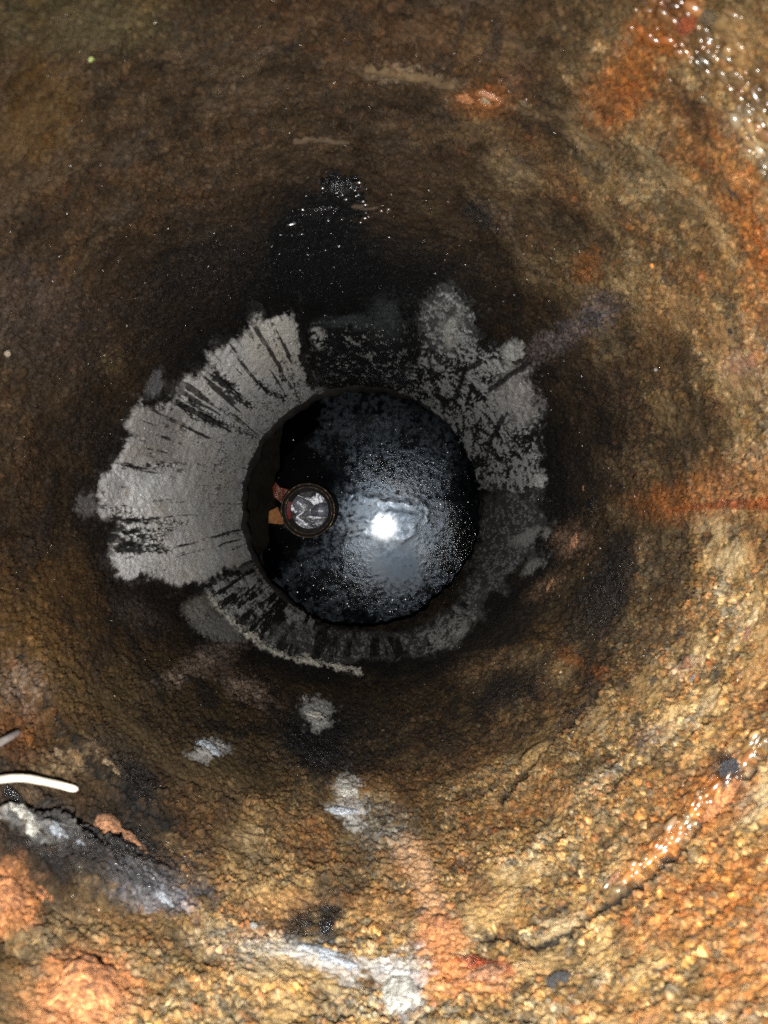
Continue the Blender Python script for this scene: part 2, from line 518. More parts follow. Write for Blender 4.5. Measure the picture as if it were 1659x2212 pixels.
# soot speckle on the scale
spk = smooth(0.0, 0.16, 0.7 * W5 + 0.55 * FINE + 0.5 * W3 + 0.35 * W1 - 0.22)
spk_zone = np.maximum.reduce([blob(470, 1010, 50, 110, 10, soft=.8), blob(600, 880, 110, 60, -30, soft=.8), blob(640, 790, 60, 80, 10, soft=.8) * 1.2,
                              blob(530, 940, 60, 70, -30, soft=.8), blob(500, 1120, 60, 130, 0, soft=.9) * .7])
lay(scale_m * smooth(0.34, 0.48, STREAK + 0.25 * W3) * smooth(300, 420, np.hypot(U - 777, V - 1095)), (0.05, 0.047, 0.045), amt=0.8)
lay(scale_m * spk * np.clip(spk_zone, 0, 1), (0.018, 0.017, 0.018), wet=0.2, amt=0.9)
DARKLINE = (0.010, 0.009, 0.009)
STREAK2 = fbm(np.stack([np.cos(TH) * 38, np.sin(TH) * 38, 3.2 * LNR], 1), 4, 101, 0.6)
drip_zone = np.clip(np.maximum.reduce([blob(330, 1190, 110, 60, 5, soft=.8), blob(440, 860, 120, 90, -40, soft=.8), blob(560, 1240, 120, 50, 30, soft=.8), blob(610, 760, 70, 90, 20, soft=.8) * .8,
                                       blob(300, 1000, 70, 50, 0, soft=.8) * .6]), 0, 1)
lay(scale_m * smooth(0.02, 0.14, STREAK2 + 0.25 * W3 - 0.35 * (1 - drip_zone)), DARKLINE, gr=0.1, wet=0.3, amt=0.9, disp=-0.0012)
for pts, w0, w1 in (([(385, 868), (420, 900), (440, 912), (470, 922)], 6, 4), ([(405, 862), (440, 893), (475, 912), (505, 922), (545, 942)], 5, 2.5),
                    ([(462, 806), (495, 835), (515, 862), (540, 878)], 11, 5), ([(545, 815), (575, 840), (610, 858)], 5, 6), ([(240, 1118), (290, 1124), (340, 1130), (392, 1127)], 6, 2.5),
                    ([(270, 1142), (320, 1146), (366, 1147)], 5, 2.5), ([(245, 1136), (300, 1160), (345, 1170)], 9, 3), ([(260, 1185), (320, 1190), (365, 1190)], 10, 3),
                    ([(235, 1160), (290, 1175), (350, 1180)], 9, 4), ([(300, 870), (340, 880), (365, 882)], 5, 3), ([(360, 905), (400, 928)], 3, 1.5),
                    ([(262, 1008), (320, 1008), (370, 1005)], 4, 2), ([(220, 1100), (270, 1106), (290, 1110)], 3, 1.5), ([(600, 800), (640, 850), (650, 900)], 3, 2),
                    ([(650, 700), (655, 770), (675, 830)], 8, 10)):
    lay(stroke(pts, w0, w1, soft=1.6, rag=7, warp=1.3), DARKLINE, gr=0.1, wet=0.4, amt=0.95, disp=-0.0012)
# warm worn flecks on the scale
lay(scale_m * smooth(0.25, 0.5, W2) * smooth(300, 480, np.hypot(U - 777, V - 1095)), (0.40, 0.36, 0.32), amt=0.5)

# striped part below the patch
strip_m = poly([(440, 1262), (545, 1232), (700, 1350), (640, 1400), (560, 1370), (470, 1330)], soft=6, rag=14)
ang = np.arctan2(V - 1095, U - 777)
strp = smooth(-0.10, 0.10, STREAK * 1.5 + 0.35 * W3 + 0.35 * W1 + 0.06)
lay(strip_m, (0.014, 0.013, 0.013), gr=0.1, wet=0.4, amt=0.95)
lay(strip_m * (1 - strp) * smooth(-0.5, 0.2, W1 + 0.6 * W5), (0.46, 0.46, 0.46), gr=0.03, wet=0.05, amt=0.95, disp=0.0009)

# right: flaky scale eaten through by soot
right_m = poly([(905, 770), (915, 690), (950, 628), (990, 635), (1025, 690), (1032, 760), (1075, 745), (1105, 732), (1134, 762), (1128, 790), (1160, 850), (1172, 930), (1168, 1000),
                (1184, 1030), (1160, 1070), (1120, 1085), (1040, 1060), (960, 1000), (860, 850), (830, 825)], soft=9, rag=46, st=34)
holes = smooth(-0.10, 0.08, 0.5 * W5 + 0.3 * FINE + 0.75 * W3 + 0.8 * W1 + 0.25 * STREAK + 0.0)
lay(right_m, (0.016, 0.015, 0.015), gr=0.15, wet=0.4, amt=0.95)
lay(right_m * holes, (0.34, 0.35, 0.35), gr=0.03, wet=0.1, amt=0.9, disp=0.0009)
lay(blob(965, 690, 52, 62, 20, soft=.5, rag=1.0, brk=.5), (0.15, 0.15, 0.15), gr=0.1, wet=0.3, amt=0.75)
lay(blob(972, 715, 12, 34, 10), (0.36, 0.355, 0.33), gr=0.1, amt=0.8)
lay(blob(1108, 765, 22, 30, 20), (0.30, 0.30, 0.285), gr=0.1, amt=0.85, disp=0.0015)
lay(blob(1120, 850, 46, 60, -10), (0.33, 0.31, 0.30), gr=0.05, amt=0.7)
lay(blob(1165, 1035, 15, 16, 0), (0.42, 0.42, 0.41), gr=0.05, amt=0.9, disp=0.0015)
for pts, w0, w1 in (([(1140, 785), (1100, 812), (1062, 838)], 7, 6), ([(1040, 780), (1005, 800), (990, 850), (960, 880)], 7, 5), ([(1175, 930), (1140, 950), (1110, 940)], 6, 4),
                    ([(1170, 1060), (1110, 1075), (1050, 1070)], 6, 8), ([(925, 760), (940, 830), (960, 880)], 4, 5), ([(1090, 900), (1060, 950), (1050, 1000)], 7, 4)):
    lay(stroke(pts, w0, w1, soft=2, rag=4), DARKLINE, gr=0.1, wet=0.5, amt=0.9, disp=-0.001)
# top: black with a few flecks; bluish smear
top_m = poly([(660, 700), (740, 680), (890, 690), (905, 780), (880, 835), (690, 840), (668, 790)], soft=22, rag=60, st=30)
lay(top_m, (0.010, 0.010, 0.011), gr=0.25, wet=0.5, amt=0.9)
flk = smooth(0.24, 0.36, 0.45 * W5 + 0.3 * FINE + 0.6 * W3 + 0.35 * W1 + 0.2 * STREAK)
lay(top_m * flk, (0.36, 0.37, 0.36), gr=0.05, amt=0.8)
lay(blob(690, 730, 16, 26, -20) * holes, (0.42, 0.42, 0.41), gr=0.05, amt=0.9)
lay(blob(835, 690, 36, 40, 0, soft=.7, rag=1.0, brk=.5), (0.060, 0.066, 0.072), gr=0.2, wet=0.4, amt=0.8)
lay(blob(750, 695, 60, 12, 0, soft=.7), (0.045, 0.052, 0.058), gr=0.2, amt=0.8)
# right lower and bottom: dull dark grey scale, crazed
low_m = poly([(1045, 1070), (1150, 1070), (1180, 1130), (1170, 1190), (1100, 1250), (1050, 1300), (1000, 1340), (1020, 1240)], soft=16, rag=50, st=30)
lay(low_m, (0.060, 0.060, 0.061), gr=0.1, wet=0.35, amt=0.85)
lay(low_m * smooth(0.05, 0.25, W3 + 0.6 * W5), (0.22, 0.22, 0.22), gr=0.05, amt=0.8)
lay(blob(1140, 1160, 40, 14, -20), (0.26, 0.26, 0.255), gr=0.05, amt=0.8)
bot_m = poly([(640, 1345), (760, 1365), (880, 1365), (960, 1330), (1040, 1270), (1050, 1340), (990, 1400), (900, 1420), (760, 1430), (640, 1420), (560, 1400), (590, 1350)], soft=8, rag=14)
lay(bot_m, (0.085, 0.084, 0.082), gr=0.1, wet=0.35, amt=0.85)
lay(bot_m * smooth(0.0, 0.25, W3 + 0.5 * W5), (0.32, 0.318, 0.31), gr=0.05, amt=0.8)
lay(bot_m * smooth(0.02, 0.12, STREAK + 0.3 * W3), DARKLINE, amt=0.9, disp=-0.0008)
lay(blob(960, 1370, 70, 26, -28) * holes, (0.36, 0.36, 0.35), gr=0.05, amt=0.85)
lay(blob(470, 1355, 60, 30, 20), (0.20, 0.195, 0.185), gr=0.08, amt=0.75)
lay(blob(430, 1310, 40, 24, -20), (0.26, 0.245, 0.225), gr=0.08, amt=0.6)
# pale lime line that follows the old water level
arc = [(455, 1285), (475, 1320), (510, 1352), (545, 1380), (580, 1402), (625, 1422), (680, 1432), (735, 1440), (775, 1450)]
lay(stroke(arc, 4, 4, soft=2.5, rag=9, warp=0.9), (0.55, 0.53, 0.47), gr=0.05, amt=0.95, disp=0.0012)
for (u, v, ru, rv) in ((545, 1375, 16, 8), (600, 1412, 12, 7), (665, 1428, 24, 8), (735, 1443, 26, 8)):
    lay(blob(u, v, ru, rv, 20), (0.60, 0.57, 0.50), gr=0.05, amt=0.9, disp=0.001)
# lime splashes on the sand
for (u, v, ru, rv, rot, amt) in ((680, 1535, 30, 26, 0, .9), (690, 1560, 20, 18, 40, .8), (755, 1710, 30, 34, -20, .75), (740, 1750, 34, 15, 10, .8), (770, 1775, 30, 18, 20, .7),
                                 (455, 1615, 30, 20, 10, .8), (430, 1632, 30, 14, 0, .6), (640, 2065, 110, 16, 15, .6), (870, 2120, 46, 70, -10, .85), (820, 2090, 60, 18, 10, .7),
                                 (700, 2080, 70, 24, 20, .7), (60, 1770, 70, 26, 15, .75), (110, 1800, 40, 22, 20, .6), (1000, 1375, 26, 10, -30, .6), (1150, 1225, 26, 12, -40, .5)):
    lay(blob(u, v, ru, rv, rot, soft=.3, rag=1.0, brk=.5), (0.36, 0.36, 0.35), gr=0.08, wet=0.2, amt=amt, disp=0.0008)

lay(blob(215, 1835, 210, 66, 25, soft=.5, rag=.7), (0.018, 0.018, 0.019), gr=0.5, wet=0.75, amt=0.75)
lay(blob(330, 1920, 90, 40, 20, soft=.5, rag=.8, brk=.7), (0.15, 0.15, 0.165), gr=0.4, wet=0.4, amt=0.7)
# cracks and joints between the cast rings
for pts, w0, w1, dp in (([(1660, 1625), (1560, 1740), (1480, 1835), (1400, 1905), (1330, 1955), (1240, 2005), (1140, 2042)], 5, 8, -0.0012),
                        ([(1335, 1470), (1290, 1525), (1240, 1575), (1190, 1630), (1130, 1690), (1085, 1735)], 3, 5, -0.0012),
                        ([(45, 1400), (90, 1480), (140, 1560), (205, 1650), (290, 1720), (400, 1800)], 2, 5, -0.0015),
                        ([(0, 1728), (60, 1733), (120, 1735), (180, 1742), (215, 1765)], 11, 7, -0.0065),
                        ([(1060, 2020), (1120, 2030)], 9, 5, -0.002)):
    lay(stroke(pts, w0, w1, soft=3, rag=6, warp=0.6 if pts[0][0] == 1660 else 1.4), (0.010, 0.0095, 0.009), gr=0.2, wet=0.3, amt=0.95, disp=dp)

# --- relief
seam_ang = np.degrees(np.arctan2(V - 1106, U - 785))
# wet ledge under the upper joint, lower right; wall above the left joint set back
def joint(pts):
    pts = np.array(pts, float)
    a = np.degrees(np.arctan2(pts[:, 1] - 1106, pts[:, 0] - 785))
    r = np.hypot(pts[:, 1] - 1106, pts[:, 0] - 785)
    k = np.argsort(a)
    return a[k], r[k]
RC = np.hypot(U - 785, V - 1106) + 5 * W3
a_, r_ = joint([(1700, 1560), (1660, 1625), (1560, 1740), (1480, 1835), (1400, 1905), (1330, 1955), (1240, 2005), (1140, 2042)])
w_ = smooth(20, 34, seam_ang) * (1 - smooth(53, 60, seam_ang))
rr_ = RC - np.interp(seam_ang, a_, r_)
DISP += w_ * (1 - smooth(-16, -2, rr_ + 6 * W1)) * (0.0034 - 0.0026 * smooth(52, 60, seam_ang))
WET = np.maximum(WET, w_ * np.exp(-((rr_ + 18) / 22) ** 2) * (1 - smooth(58, 66, seam_ang)) * 1.0)
a_, r_ = joint([(20, 1330), (45, 1400), (90, 1480), (140, 1560), (205, 1650), (290, 1720), (400, 1800)])
w_ = smooth(112, 124, seam_ang) * (1 - smooth(160, 172, seam_ang))
back = w_ * smooth(-12, 26, RC - np.interp(seam_ang, a_, r_))
DISP -= back * (0.004 + 0.003 * W1)
# a broken shelf in the recess
DISP += 0.005 * blob(180, 1850, 300, 60, 20, soft=.5) * back
# the orange crust stands proud
DISP += 0.0011 * W1 + 0.0024 * W6 * smooth(350, 700, RHO)

s_ = (TH / (2 * math.pi) + 0.5)
NS = 480
tau = NS / (2 * math.pi * 0.42) * LNR
sw = (s_ * NS + 0.9 * W5 + 0.6 * W3) % NS
tw = tau + 0.8 * FINE + 0.6 * W4
f1, f2, gid = worley(sw, tw, NS, 3)
NS2 = 170
g1, g2, gid2 = worley((s_ * NS2 + 0.4 * W3) % NS2, NS2 / (2 * math.pi * 0.45) * LNR + 0.4 * W4, NS2, 5)
rough_amt = (0.25 + 0.75 * GR) * smooth(250, 430, RHO)
dome = np.sqrt(np.clip(1 - (f1 / 0.75) ** 2, 0, 1))
DISP += rough_amt * (1.3 - 0.3 * och) * (0.0015 * (dome - 0.6) * (0.35 + 1.1 * gid) + 0.0020 * (gid - 0.5) * smooth(0.02, 0.18, f2 - f1))
big = (gid2 > 0.72) * np.sqrt(np.clip(1 - (g1 / 0.5) ** 2, 0, 1))
DISP += rough_amt * 0.0009 * big * smooth(500, 800, RHO)
DISP += (0.0009 * W5 + 0.0006 * FINE) * (0.35 + 0.65 * rough_amt) + 0.0007 * W3 * (0.4 + 0.6 * GR)
DISP += 0.0005 * STREAK * smooth(250, 330, RHO) + 0.0007 * RING * smooth(380, 520, RHO)

# colour of single sand grains
pal = np.array([(1.0, 0.97, 0.95), (2.5, 2.5, 2.6), (0.36, 0.42, 0.62), (0.5, 0.48, 0.47), (1.7, 1.5, 1.15), (0.9, 0.78, 0.6), (1.4, 0.95, 0.75), (0.75, 0.9, 1.25)], np.float32)
pick = pal[(gid * 7.999).astype(int)]
ALB *= 1 + (pick - 1) * (0.75 * GR * (0.30 + 0.70 * och))[:, None]
pick2 = pal[(gid2 * 97 % 1 * 7.999).astype(int)]
ALB *= 1 + (pick2 - 1) * (0.6 * GR * (big > 0.1) * smooth(500, 800, RHO))[:, None]
WET = np.clip(WET + 0.35 * W3 * (1 - scale_m), 0, 1)
ALB = np.clip(ALB, 0.0015, 0.8)

RR = R0 - DISP
low = 1 - smooth(0, 26, RHO - rho0)
CHIP = np.repeat(fbm(np.stack([np.cos(th) * 11, np.sin(th) * 11, th * 0], 1), 5, 97, 0.65)[None], NR, 0).ravel()
PZ = PZ + low * (0.010 * CHIP + 0.004 * W3)
RR = RR - low * (0.0060 * CHIP + 0.001 * W3)
XYZ = np.stack([AX + RR * np.cos(TH), AY + RR * np.sin(TH), PZ], 1)
idx = np.arange(NTH * NR).reshape(NR, NTH)
a = idx[:-1]; b = idx[1:]
quads = np.stack([a, np.roll(a, -1, 1), np.roll(b, -1, 1), b], -1).reshape(-1, 4)

# ------------------------------------------------------------------ materials
def mat_wall():
    m = NT('washed_concrete')
    at = m.n('Attribute', attribute_name='albedo').outputs['Color']
    pv = m.n('Attribute', attribute_name='surface')
    sp = m.n('SeparateXYZ'); m.l(pv.outputs['Vector'], sp.inputs[0])
    gr, wet = sp.outputs[0], sp.outputs[1]
    guv = m.n('Attribute', attribute_name='grain').outputs['Vector']
    vo = m.vor(guv, 1.0, '2D')
    vf = m.vor(guv, 2.2, '2D')
    sep = m.n('SeparateColor'); m.l(vf.outputs['Color'], sep.inputs[0])
    mult = m.ramp(sep.outputs[0], [(0.0, 0.45), (0.55, 0.95), (0.85, 1.25), (1.0, 2.0)])
    c1 = m.mix(m.math('MULTIPLY', gr, 0.75), at, m.mix(1.0, at, mult, 'MULTIPLY'))
    nz = m.ramp(m.noise(guv, 3.0, 4, 0.65), [(0.25, 0.62), (0.75, 1.38)])
    c2 = m.mix(1.0, c1, nz, 'MULTIPLY')
    h1 = m.math('MULTIPLY', m.math('SUBTRACT', 1.0, vo.outputs['Distance']), m.math('ADD', gr, 0.06))
    h2 = m.noise(guv, 4.0, 3, 0.65)
    bmp = m.bump(m.math('ADD', m.math('MULTIPLY', h1, 0.6), m.math('MULTIPLY', h2, m.math('ADD', 0.25, m.math('MULTIPLY', gr, 0.75)))), 0.0024, 1.0)
    rgh = m.ramp(wet, [(0.0, 0.8), (0.35, 0.62), (0.7, 0.24), (1.0, 0.15)])
    return m.set(Base_Color=c2, Roughness=rgh, Normal=bmp, Specular_IOR_Level=m.math('ADD', 0.05, m.math('MULTIPLY', m.math('MULTIPLY', wet, wet), 0.40)))


M_wall = mat_wall()
shaft = mesh_np('shaft_wall', XYZ, quads, M_wall)
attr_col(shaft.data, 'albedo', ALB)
attr_vec(shaft.data, 'surface', np.stack([GR, WET, np.zeros_like(GR)], 1))
attr_vec(shaft.data, 'grain', np.stack([s_ * NS + 0.5 * W5, tau + 0.5 * FINE, np.zeros_like(GR)], 1))
tag(shaft, kind='structure')


def simple_rock(name, base, var=0.35, rough=0.7, scale=300, wet=0.0, bump=0.0005):
    m = NT(name)
    ob = m.obj()
    n1 = m.ramp(m.noise(ob, scale, 4, 0.65), [(0.25, 1 - var), (0.75, 1 + var)])
    info = m.n('ObjectInfo')
    c = m.mix(1.0, tuple(base), n1, 'MULTIPLY')
    b = m.bump(m.noise(ob, scale * 2.5, 4, 0.7), bump, 0.9)
    return m.set(Base_Color=c, Roughness=rough, Normal=b, Specular_IOR_Level=0.10 + 0.4 * wet, Coat_Weight=wet, Coat_Roughness=0.15, Coat_Normal=b)


def crust(name, base, var=0.5, rough=0.7, scale=3.5, wet=0.0, bump=0.001):
    """grainy crust for lumps modelled at unit size"""
    m = NT(name)
    ob = m.obj()
    w = m.n('VectorMath', operation='ADD')
    nz = m.n('TexNoise'); nz.inputs['Scale'].default_value = 4.0; m.l(ob, nz.inputs['Vector'])
    sc = m.n('VectorMath', operation='SCALE'); m.l(nz.outputs['Color'], sc.inputs[0]); sc.inputs['Scale'].default_value = 0.25
    m.l(ob, w.inputs[0]); m.l(sc.outputs[0], w.inputs[1])
    vo = m.vor(w.outputs[0], 6.5)
    sp = m.n('SeparateColor'); m.l(vo.outputs['Color'], sp.inputs[0])
    c = m.mix(1.0, tuple(base), m.ramp(sp.outputs[0], [(0.0, 0.45), (0.5, 0.9), (1.0, 1.5)]), 'MULTIPLY')
    c = m.mix(1.0, c, m.ramp(m.noise(ob, 2.2, 5, 0.7), [(0.28, 1 - var), (0.72, 1 + var)]), 'MULTIPLY')
    c = m.mix(m.ramp(m.noise(ob, 3.1, 5, 0.7, 0.4), [(0.52, 0.0), (0.66, 0.85)]), c, (0.060, 0.042, 0.026))
    h = m.math('ADD', m.math('MULTIPLY', vo.outputs['Distance'], -0.9), m.noise(ob, 14, 4, 0.7))
    return m.set(Base_Color=c, Roughness=rough, Normal=m.bump(h, 0.0014, 1.0), Specular_IOR_Level=0.3 + 0.4 * wet)


# ------------------------------------------------------------------ lower end: collar, chamber, mud bank, water, ground above
M_collar = simple_rock('dark_concrete', (0.012, 0.0112, 0.010), 0.5, 0.75, 120)
M_mud = simple_rock('wet_mud', (0.0048, 0.0037, 0.0019), 0.7, 0.7, 60, 0.0, 0.002)
M_soil = simple_rock('bare_soil', (0.16, 0.125, 0.085), 0.45, 0.95, 40, 0, 0.01)


def ring_sheet(name, rows, mat, n=512, parent=None, jit=0.0, fr=3.0):
    """rows: list of (cx, cy, r, z)"""
    vs = []
    for k, (cx, cy, r, z) in enumerate(rows):
        for i in range(n):
            t = 2 * math.pi * i / n
            j = jit * mnoise.fractal(Vector((math.cos(t) * fr, math.sin(t) * fr, k * .35)), 1, 2, 4)
            vs.append((cx + (r + j) * math.cos(t), cy + (r + j) * math.sin(t), z + 0.4 * j))
    q = []
    for k in range(len(rows) - 1):
        for i in range(n):
            q.append((k * n + i, k * n + (i + 1) % n, (k + 1) * n + (i + 1) % n, (k + 1) * n + i))
    return mesh_np(name, np.array(vs), np.array(q), mat, parent)


bx, by = axis(D_BOT)
zb = H - D_BOT
rb = radius(D_BOT)
ring_sheet('outlet_collar', [(bx, by, rb + .03, zb - .0005), (bx, by, rb + .0015, zb - .001), (bx + .0060, by - .0035, rb - .0010, zb - .006),
                             (bx + .0060, by - .0035, rb - .0018, zb - .016), (bx + .0060, by - .0035, rb + .001, zb - .030), (bx, by, rb + .03, zb - .034)],
           M_collar, parent=shaft, jit=0.0050, fr=8.0)
ch = ring_sheet('chamber_wall', [(bx, by, rb + .02, zb - .002), (bx, by, .30, zb + .01), (bx, by, .34, .04), (bx, by, .34, -.10)], M_mud, jit=0.004)
tag(ch, kind='structure')
zt = H - D_TOP
tx, ty = axis(D_TOP)
rt = radius(D_TOP)
gd = ring_sheet('ground', [(tx, ty, rt + .002, zt - .010), (tx, ty, rt + .004, zt), (tx, ty, rt + .02, zt + .006), (tx, ty, .3, zt + .012), (tx, ty, 1.0, zt + .012), (tx, ty, 60, zt)],
                M_soil, jit=0.003)
tag(gd, kind='structure')

# water: chart of its surface, the shapes of the scum and the painted glow
NW = 380
WX = np.linspace(-0.36, 0.31, NW); WY = np.linspace(-0.33, 0.34, NW)
GX, GY = np.meshgrid(WX, WY)
GX = GX.ravel(); GY = GY.ravel()
WU, WV = CX + F * GX / H, CY - F * GY / H
w3 = np.stack([GX, GY, np.zeros_like(GX)], 1)
N1 = fbm(w3 * 30, 4, 61); N2 = fbm(w3 * 30 + 9, 4, 67); N3 = fbm(w3 * 110, 3, 71); N4 = fbm(w3 * 260, 2, 73); N5 = fbm(w3 * 12 + 3, 3, 79)
AQ_U, AQ_V = WU + 16 * N1 + 8 * N3, WV + 16 * N2 + 8 * N3


def wpoly(pts, soft=4, rag=8):
    pts = np.array(pts, float)
    inside = np.zeros(len(GX), bool); best = np.full(len(GX), 1e9)
    for k in range(len(pts)):
        a, b = pts[k], pts[(k + 1) % len(pts)]
        d, _ = seg_dist(AQ_U, AQ_V, a, b)
        best = np.minimum(best, d)
        c = (a[1] > AQ_V) != (b[1] > AQ_V)
        inside ^= c & (AQ_U < (b[0] - a[0]) * (AQ_V - a[1]) / (b[1] - a[1] + 1e-12) + a[0])
    return 1 - smooth(-soft, soft, np.where(inside, -best, best) + rag * (N3 + .6 * N4))


def wblob(u, v, ru, rv, rot=0, soft=.4, rag=.3):
    c, s = math.cos(math.radians(rot)), math.sin(math.radians(rot))
    x, y = AQ_U - u, AQ_V - v
    q = np.hypot((x * c + y * s) / ru, (-x * s + y * c) / rv) + rag * (N3 + .5 * N4)
    return 1 - smooth(1 - soft, 1 + soft, q)


film = np.ones(len(GX)) * 0.75
film *= 1 - wpoly([(560, 880), (690, 850), (690, 925), (655, 960), (700, 985), (705, 1010), (740, 1025), (752, 1045), (720, 1062), (690, 1062), (680, 1100), (560, 1100)])
film *= 1 - wpoly([(560, 1130), (640, 1140), (660, 1170), (640, 1190), (650, 1215), (610, 1215), (600, 1250), (560, 1260)])
film *= 1 - 0.8 * smooth(0.0, 0.12, N1 + 0.5 * N3 + 0.3 * N4 - 0.08) * (1 - wblob(850, 1160, 130, 140, 0, soft=.6))
film *= 1 - 0.85 * wblob(1010, 1080, 40, 150, 0, soft=.6)
film *= 1 - 0.7 * wblob(940, 890, 80, 20, 25, soft=.6)
film = np.maximum(film, 0.9 * wblob(775, 1080, 90, 50, -30, soft=.6))
film = np.maximum(film, 1.0 * wpoly([(805, 1150), (850, 1160), (905, 1165), (918, 1200), (905, 1260), (870, 1290), (830, 1250), (800, 1200)], soft=40))  # bluish sky reflection below the glint, put into the film colour
film = np.maximum(film, 1.0 * wblob(840, 1120, 80, 40, 0, soft=.5))
gran = np.clip(np.maximum.reduce([wblob(960, 1190, 90, 120, -20, soft=.6), wblob(880, 1010, 150, 70, 10, soft=.7) * .8, wblob(720, 1280, 130, 70, 20, soft=.7) * .7,
                                  wblob(790, 1240, 60, 80, -20, soft=.6) * .9, wblob(1000, 960, 80, 120, 0, soft=.7) * .6, wblob(850, 1310, 180, 40, 0, soft=.6) * .8]), 0, 1)
gran *= 1 - wpoly([(815, 1165), (905, 1170), (915, 1200), (900, 1260), (870, 1280), (835, 1240)], soft=26)
# creases of the scum
crease = np.zeros(len(GX))
for pts in ([(745, 1068), (790, 1072), (830, 1080), (870, 1085), (905, 1090)], [(905, 1082), (918, 1100), (920, 1130)], [(700, 1118), (760, 1122), (800, 1120), (860, 1105), (905, 1110), (895, 1150), (870, 1165)],
            [(690, 1150), (740, 1160), (800, 1150)]):
    bd = np.full(len(GX), 1e9)
    for k in range(len(pts) - 1):
        d, _ = seg_dist(AQ_U, AQ_V, pts[k], pts[k + 1]); bd = np.minimum(bd, d)
    crease = np.maximum(crease, np.exp(-(bd / 6.0) ** 2))
calm = 1 - np.exp(-(((WU - 830) / 30) ** 2 + ((WV - 1137) / 28) ** 2) ** 1.5)
gran *= 0.15 + 0.85 * calm
crease *= calm
glow_calm = calm
film = film * calm
glow_mask = np.clip(np.maximum(wpoly([(790, 1140), (850, 1130), (905, 1150), (922, 1210), (905, 1270), (860, 1300), (800, 1250), (775, 1190)], soft=45), 0.7 * wblob(840, 1130, 90, 60, 0, soft=.8)), 0, 1)  # soft glow round and below the torch glint, painted as a gloss mask
gran *= 1 - 0.85 * glow_mask
glow_mask *= 0.1 + 0.9 * glow_calm
WZ = 0.00010 * gran * (0.4 * N3 + N4) + 0.00020 * crease + 0.00003 * N3 * film + 0.00008 * N1
ii = np.arange(NW * NW).reshape(NW, NW)
wq = np.stack([ii[:-1, :-1], ii[:-1, 1:], ii[1:, 1:], ii[1:, :-1]], -1).reshape(-1, 4)


def mat_water():
    m = NT('oily_water')
    sp = m.n('SeparateXYZ'); m.l(m.n('Attribute', attribute_name='scum').outputs['Vector'], sp.inputs[0])
    fl, gr, glow = sp.outputs
    ob = m.obj()
    n = m.noise(ob, 240, 4, 0.65)
    n2 = m.noise(ob, 700, 3, 0.6)
    flm = m.math('MULTIPLY', fl, m.ramp(m.noise(ob, 130, 6, 0.75), [(0.40, 0.05), (0.56, 1.0)]))
    col = m.mix(flm, (0.0005, 0.0006, 0.0008), (0.0240, 0.0290, 0.0360))
    rgh = m.math('ADD', m.math('ADD', 0.055, m.math('MULTIPLY', flm, 0.17)), m.math('MULTIPLY', glow, 0.16))
    hb = m.math('ADD', m.math('MULTIPLY', n, m.math('ADD', gr, 0.04)), m.math('MULTIPLY', n2, m.math('MULTIPLY', gr, 0.6)))
    b = m.bump(hb, 0.00026, 1.0)
    return m.set(Base_Color=col, Roughness=rgh, IOR=1.38, Specular_IOR_Level=m.math('ADD', m.math('ADD', 0.09, m.math('MULTIPLY', flm, 0.30)), m.math('MULTIPLY', glow, 0.16)), Specular_Tint=m.mix(fl, (1.0, 1.0, 1.0), (0.62, 0.78, 1.0)), Normal=b)  # bluish film tint stands in for reflected sky


water = mesh_np('water', np.stack([GX, GY, WZ], 1), wq, mat_water())
attr_vec(water.data, 'scum', np.stack([np.clip(film, 0, 1), gran, glow_mask], 1))
tag(water, kind='structure')
# flecks of scum that float on it, each tilted a little its own way
fv, ff = [], []
gsel = rng.choice(len(GX), 1600, p=(0.03 + gran) / (0.03 + gran).sum())
for k, g_ in enumerate(gsel):
    x, y = GX[g_] + rng.uniform(-.001, .001), GY[g_] + rng.uniform(-.001, .001)
    r_, a0 = rng.uniform(.0003, .0009), rng.uniform(0, 6.28)
    nx, ny = rng.normal(0, .06, 2)
    for j in range(5):
        t = a0 + j * 2 * math.pi / 5
        q = r_ * rng.uniform(.6, 1.1)
        dx, dy = q * math.cos(t), q * math.sin(t)
        fv.append((x + dx, y + dy, 0.0007 - nx * dx - ny * dy))
    ff += [(k * 5, k * 5 + 1, k * 5 + 2), (k * 5, k * 5 + 2, k * 5 + 3), (k * 5, k * 5 + 3, k * 5 + 4)]
fm = NT('scum_fleck')
fm.set(Base_Color=(0.010, 0.011, 0.012), Roughness=0.22, Specular_IOR_Level=0.4)
flk_o = mesh_np('scum_flecks', np.array(fv), np.array(ff), fm.mat, water, smooth_shade=False, tris=True)
tag(flk_o, kind='stuff')



def water_point(u, v, z=0.0):
    d = H - z
    return Vector(((u - CX) / F * d, (CY - v) / F * d, z))


# mud bank on the left of the water
edge = [(640, 840), (632, 880), (622, 910), (612, 960), (612, 1000), (600, 1045), (605, 1075), (600, 1110), (588, 1140), (590, 1170), (568, 1200), (566, 1225), (590, 1300), (620, 1350)]
vs, qs = [], []
NB = 26
e2 = []
for k in range(len(edge) - 1):
    for j in range(10):
        t = j / 10
        e2.append((edge[k][0] * (1 - t) + edge[k + 1][0] * t, edge[k][1] * (1 - t) + edge[k + 1][1] * t))
for k, (u, v) in enumerate(e2):
    p = water_point(u, v)
    for j in range(NB):
        t = j / (NB - 1)
        x = p.x * (1 - t) + (-0.33) * t
        q = Vector((x * 22, p.y * 22, 1.7))
        nz = mnoise.fractal(q, 1, 2, 5)
        vs.append((x + 0.004 * mnoise.noise(Vector((p.y * 90, 0, 3))) * (1 - t), p.y, -0.004 + 0.030 * (1 - math.exp(-6 * t)) + 0.006 * nz * min(1, t * 6)))
for k in range(len(e2) - 1):
    for j in range(NB - 1):
        qs.append((k * NB + j, (k + 1) * NB + j, (k + 1) * NB + j + 1, k * NB + j + 1))
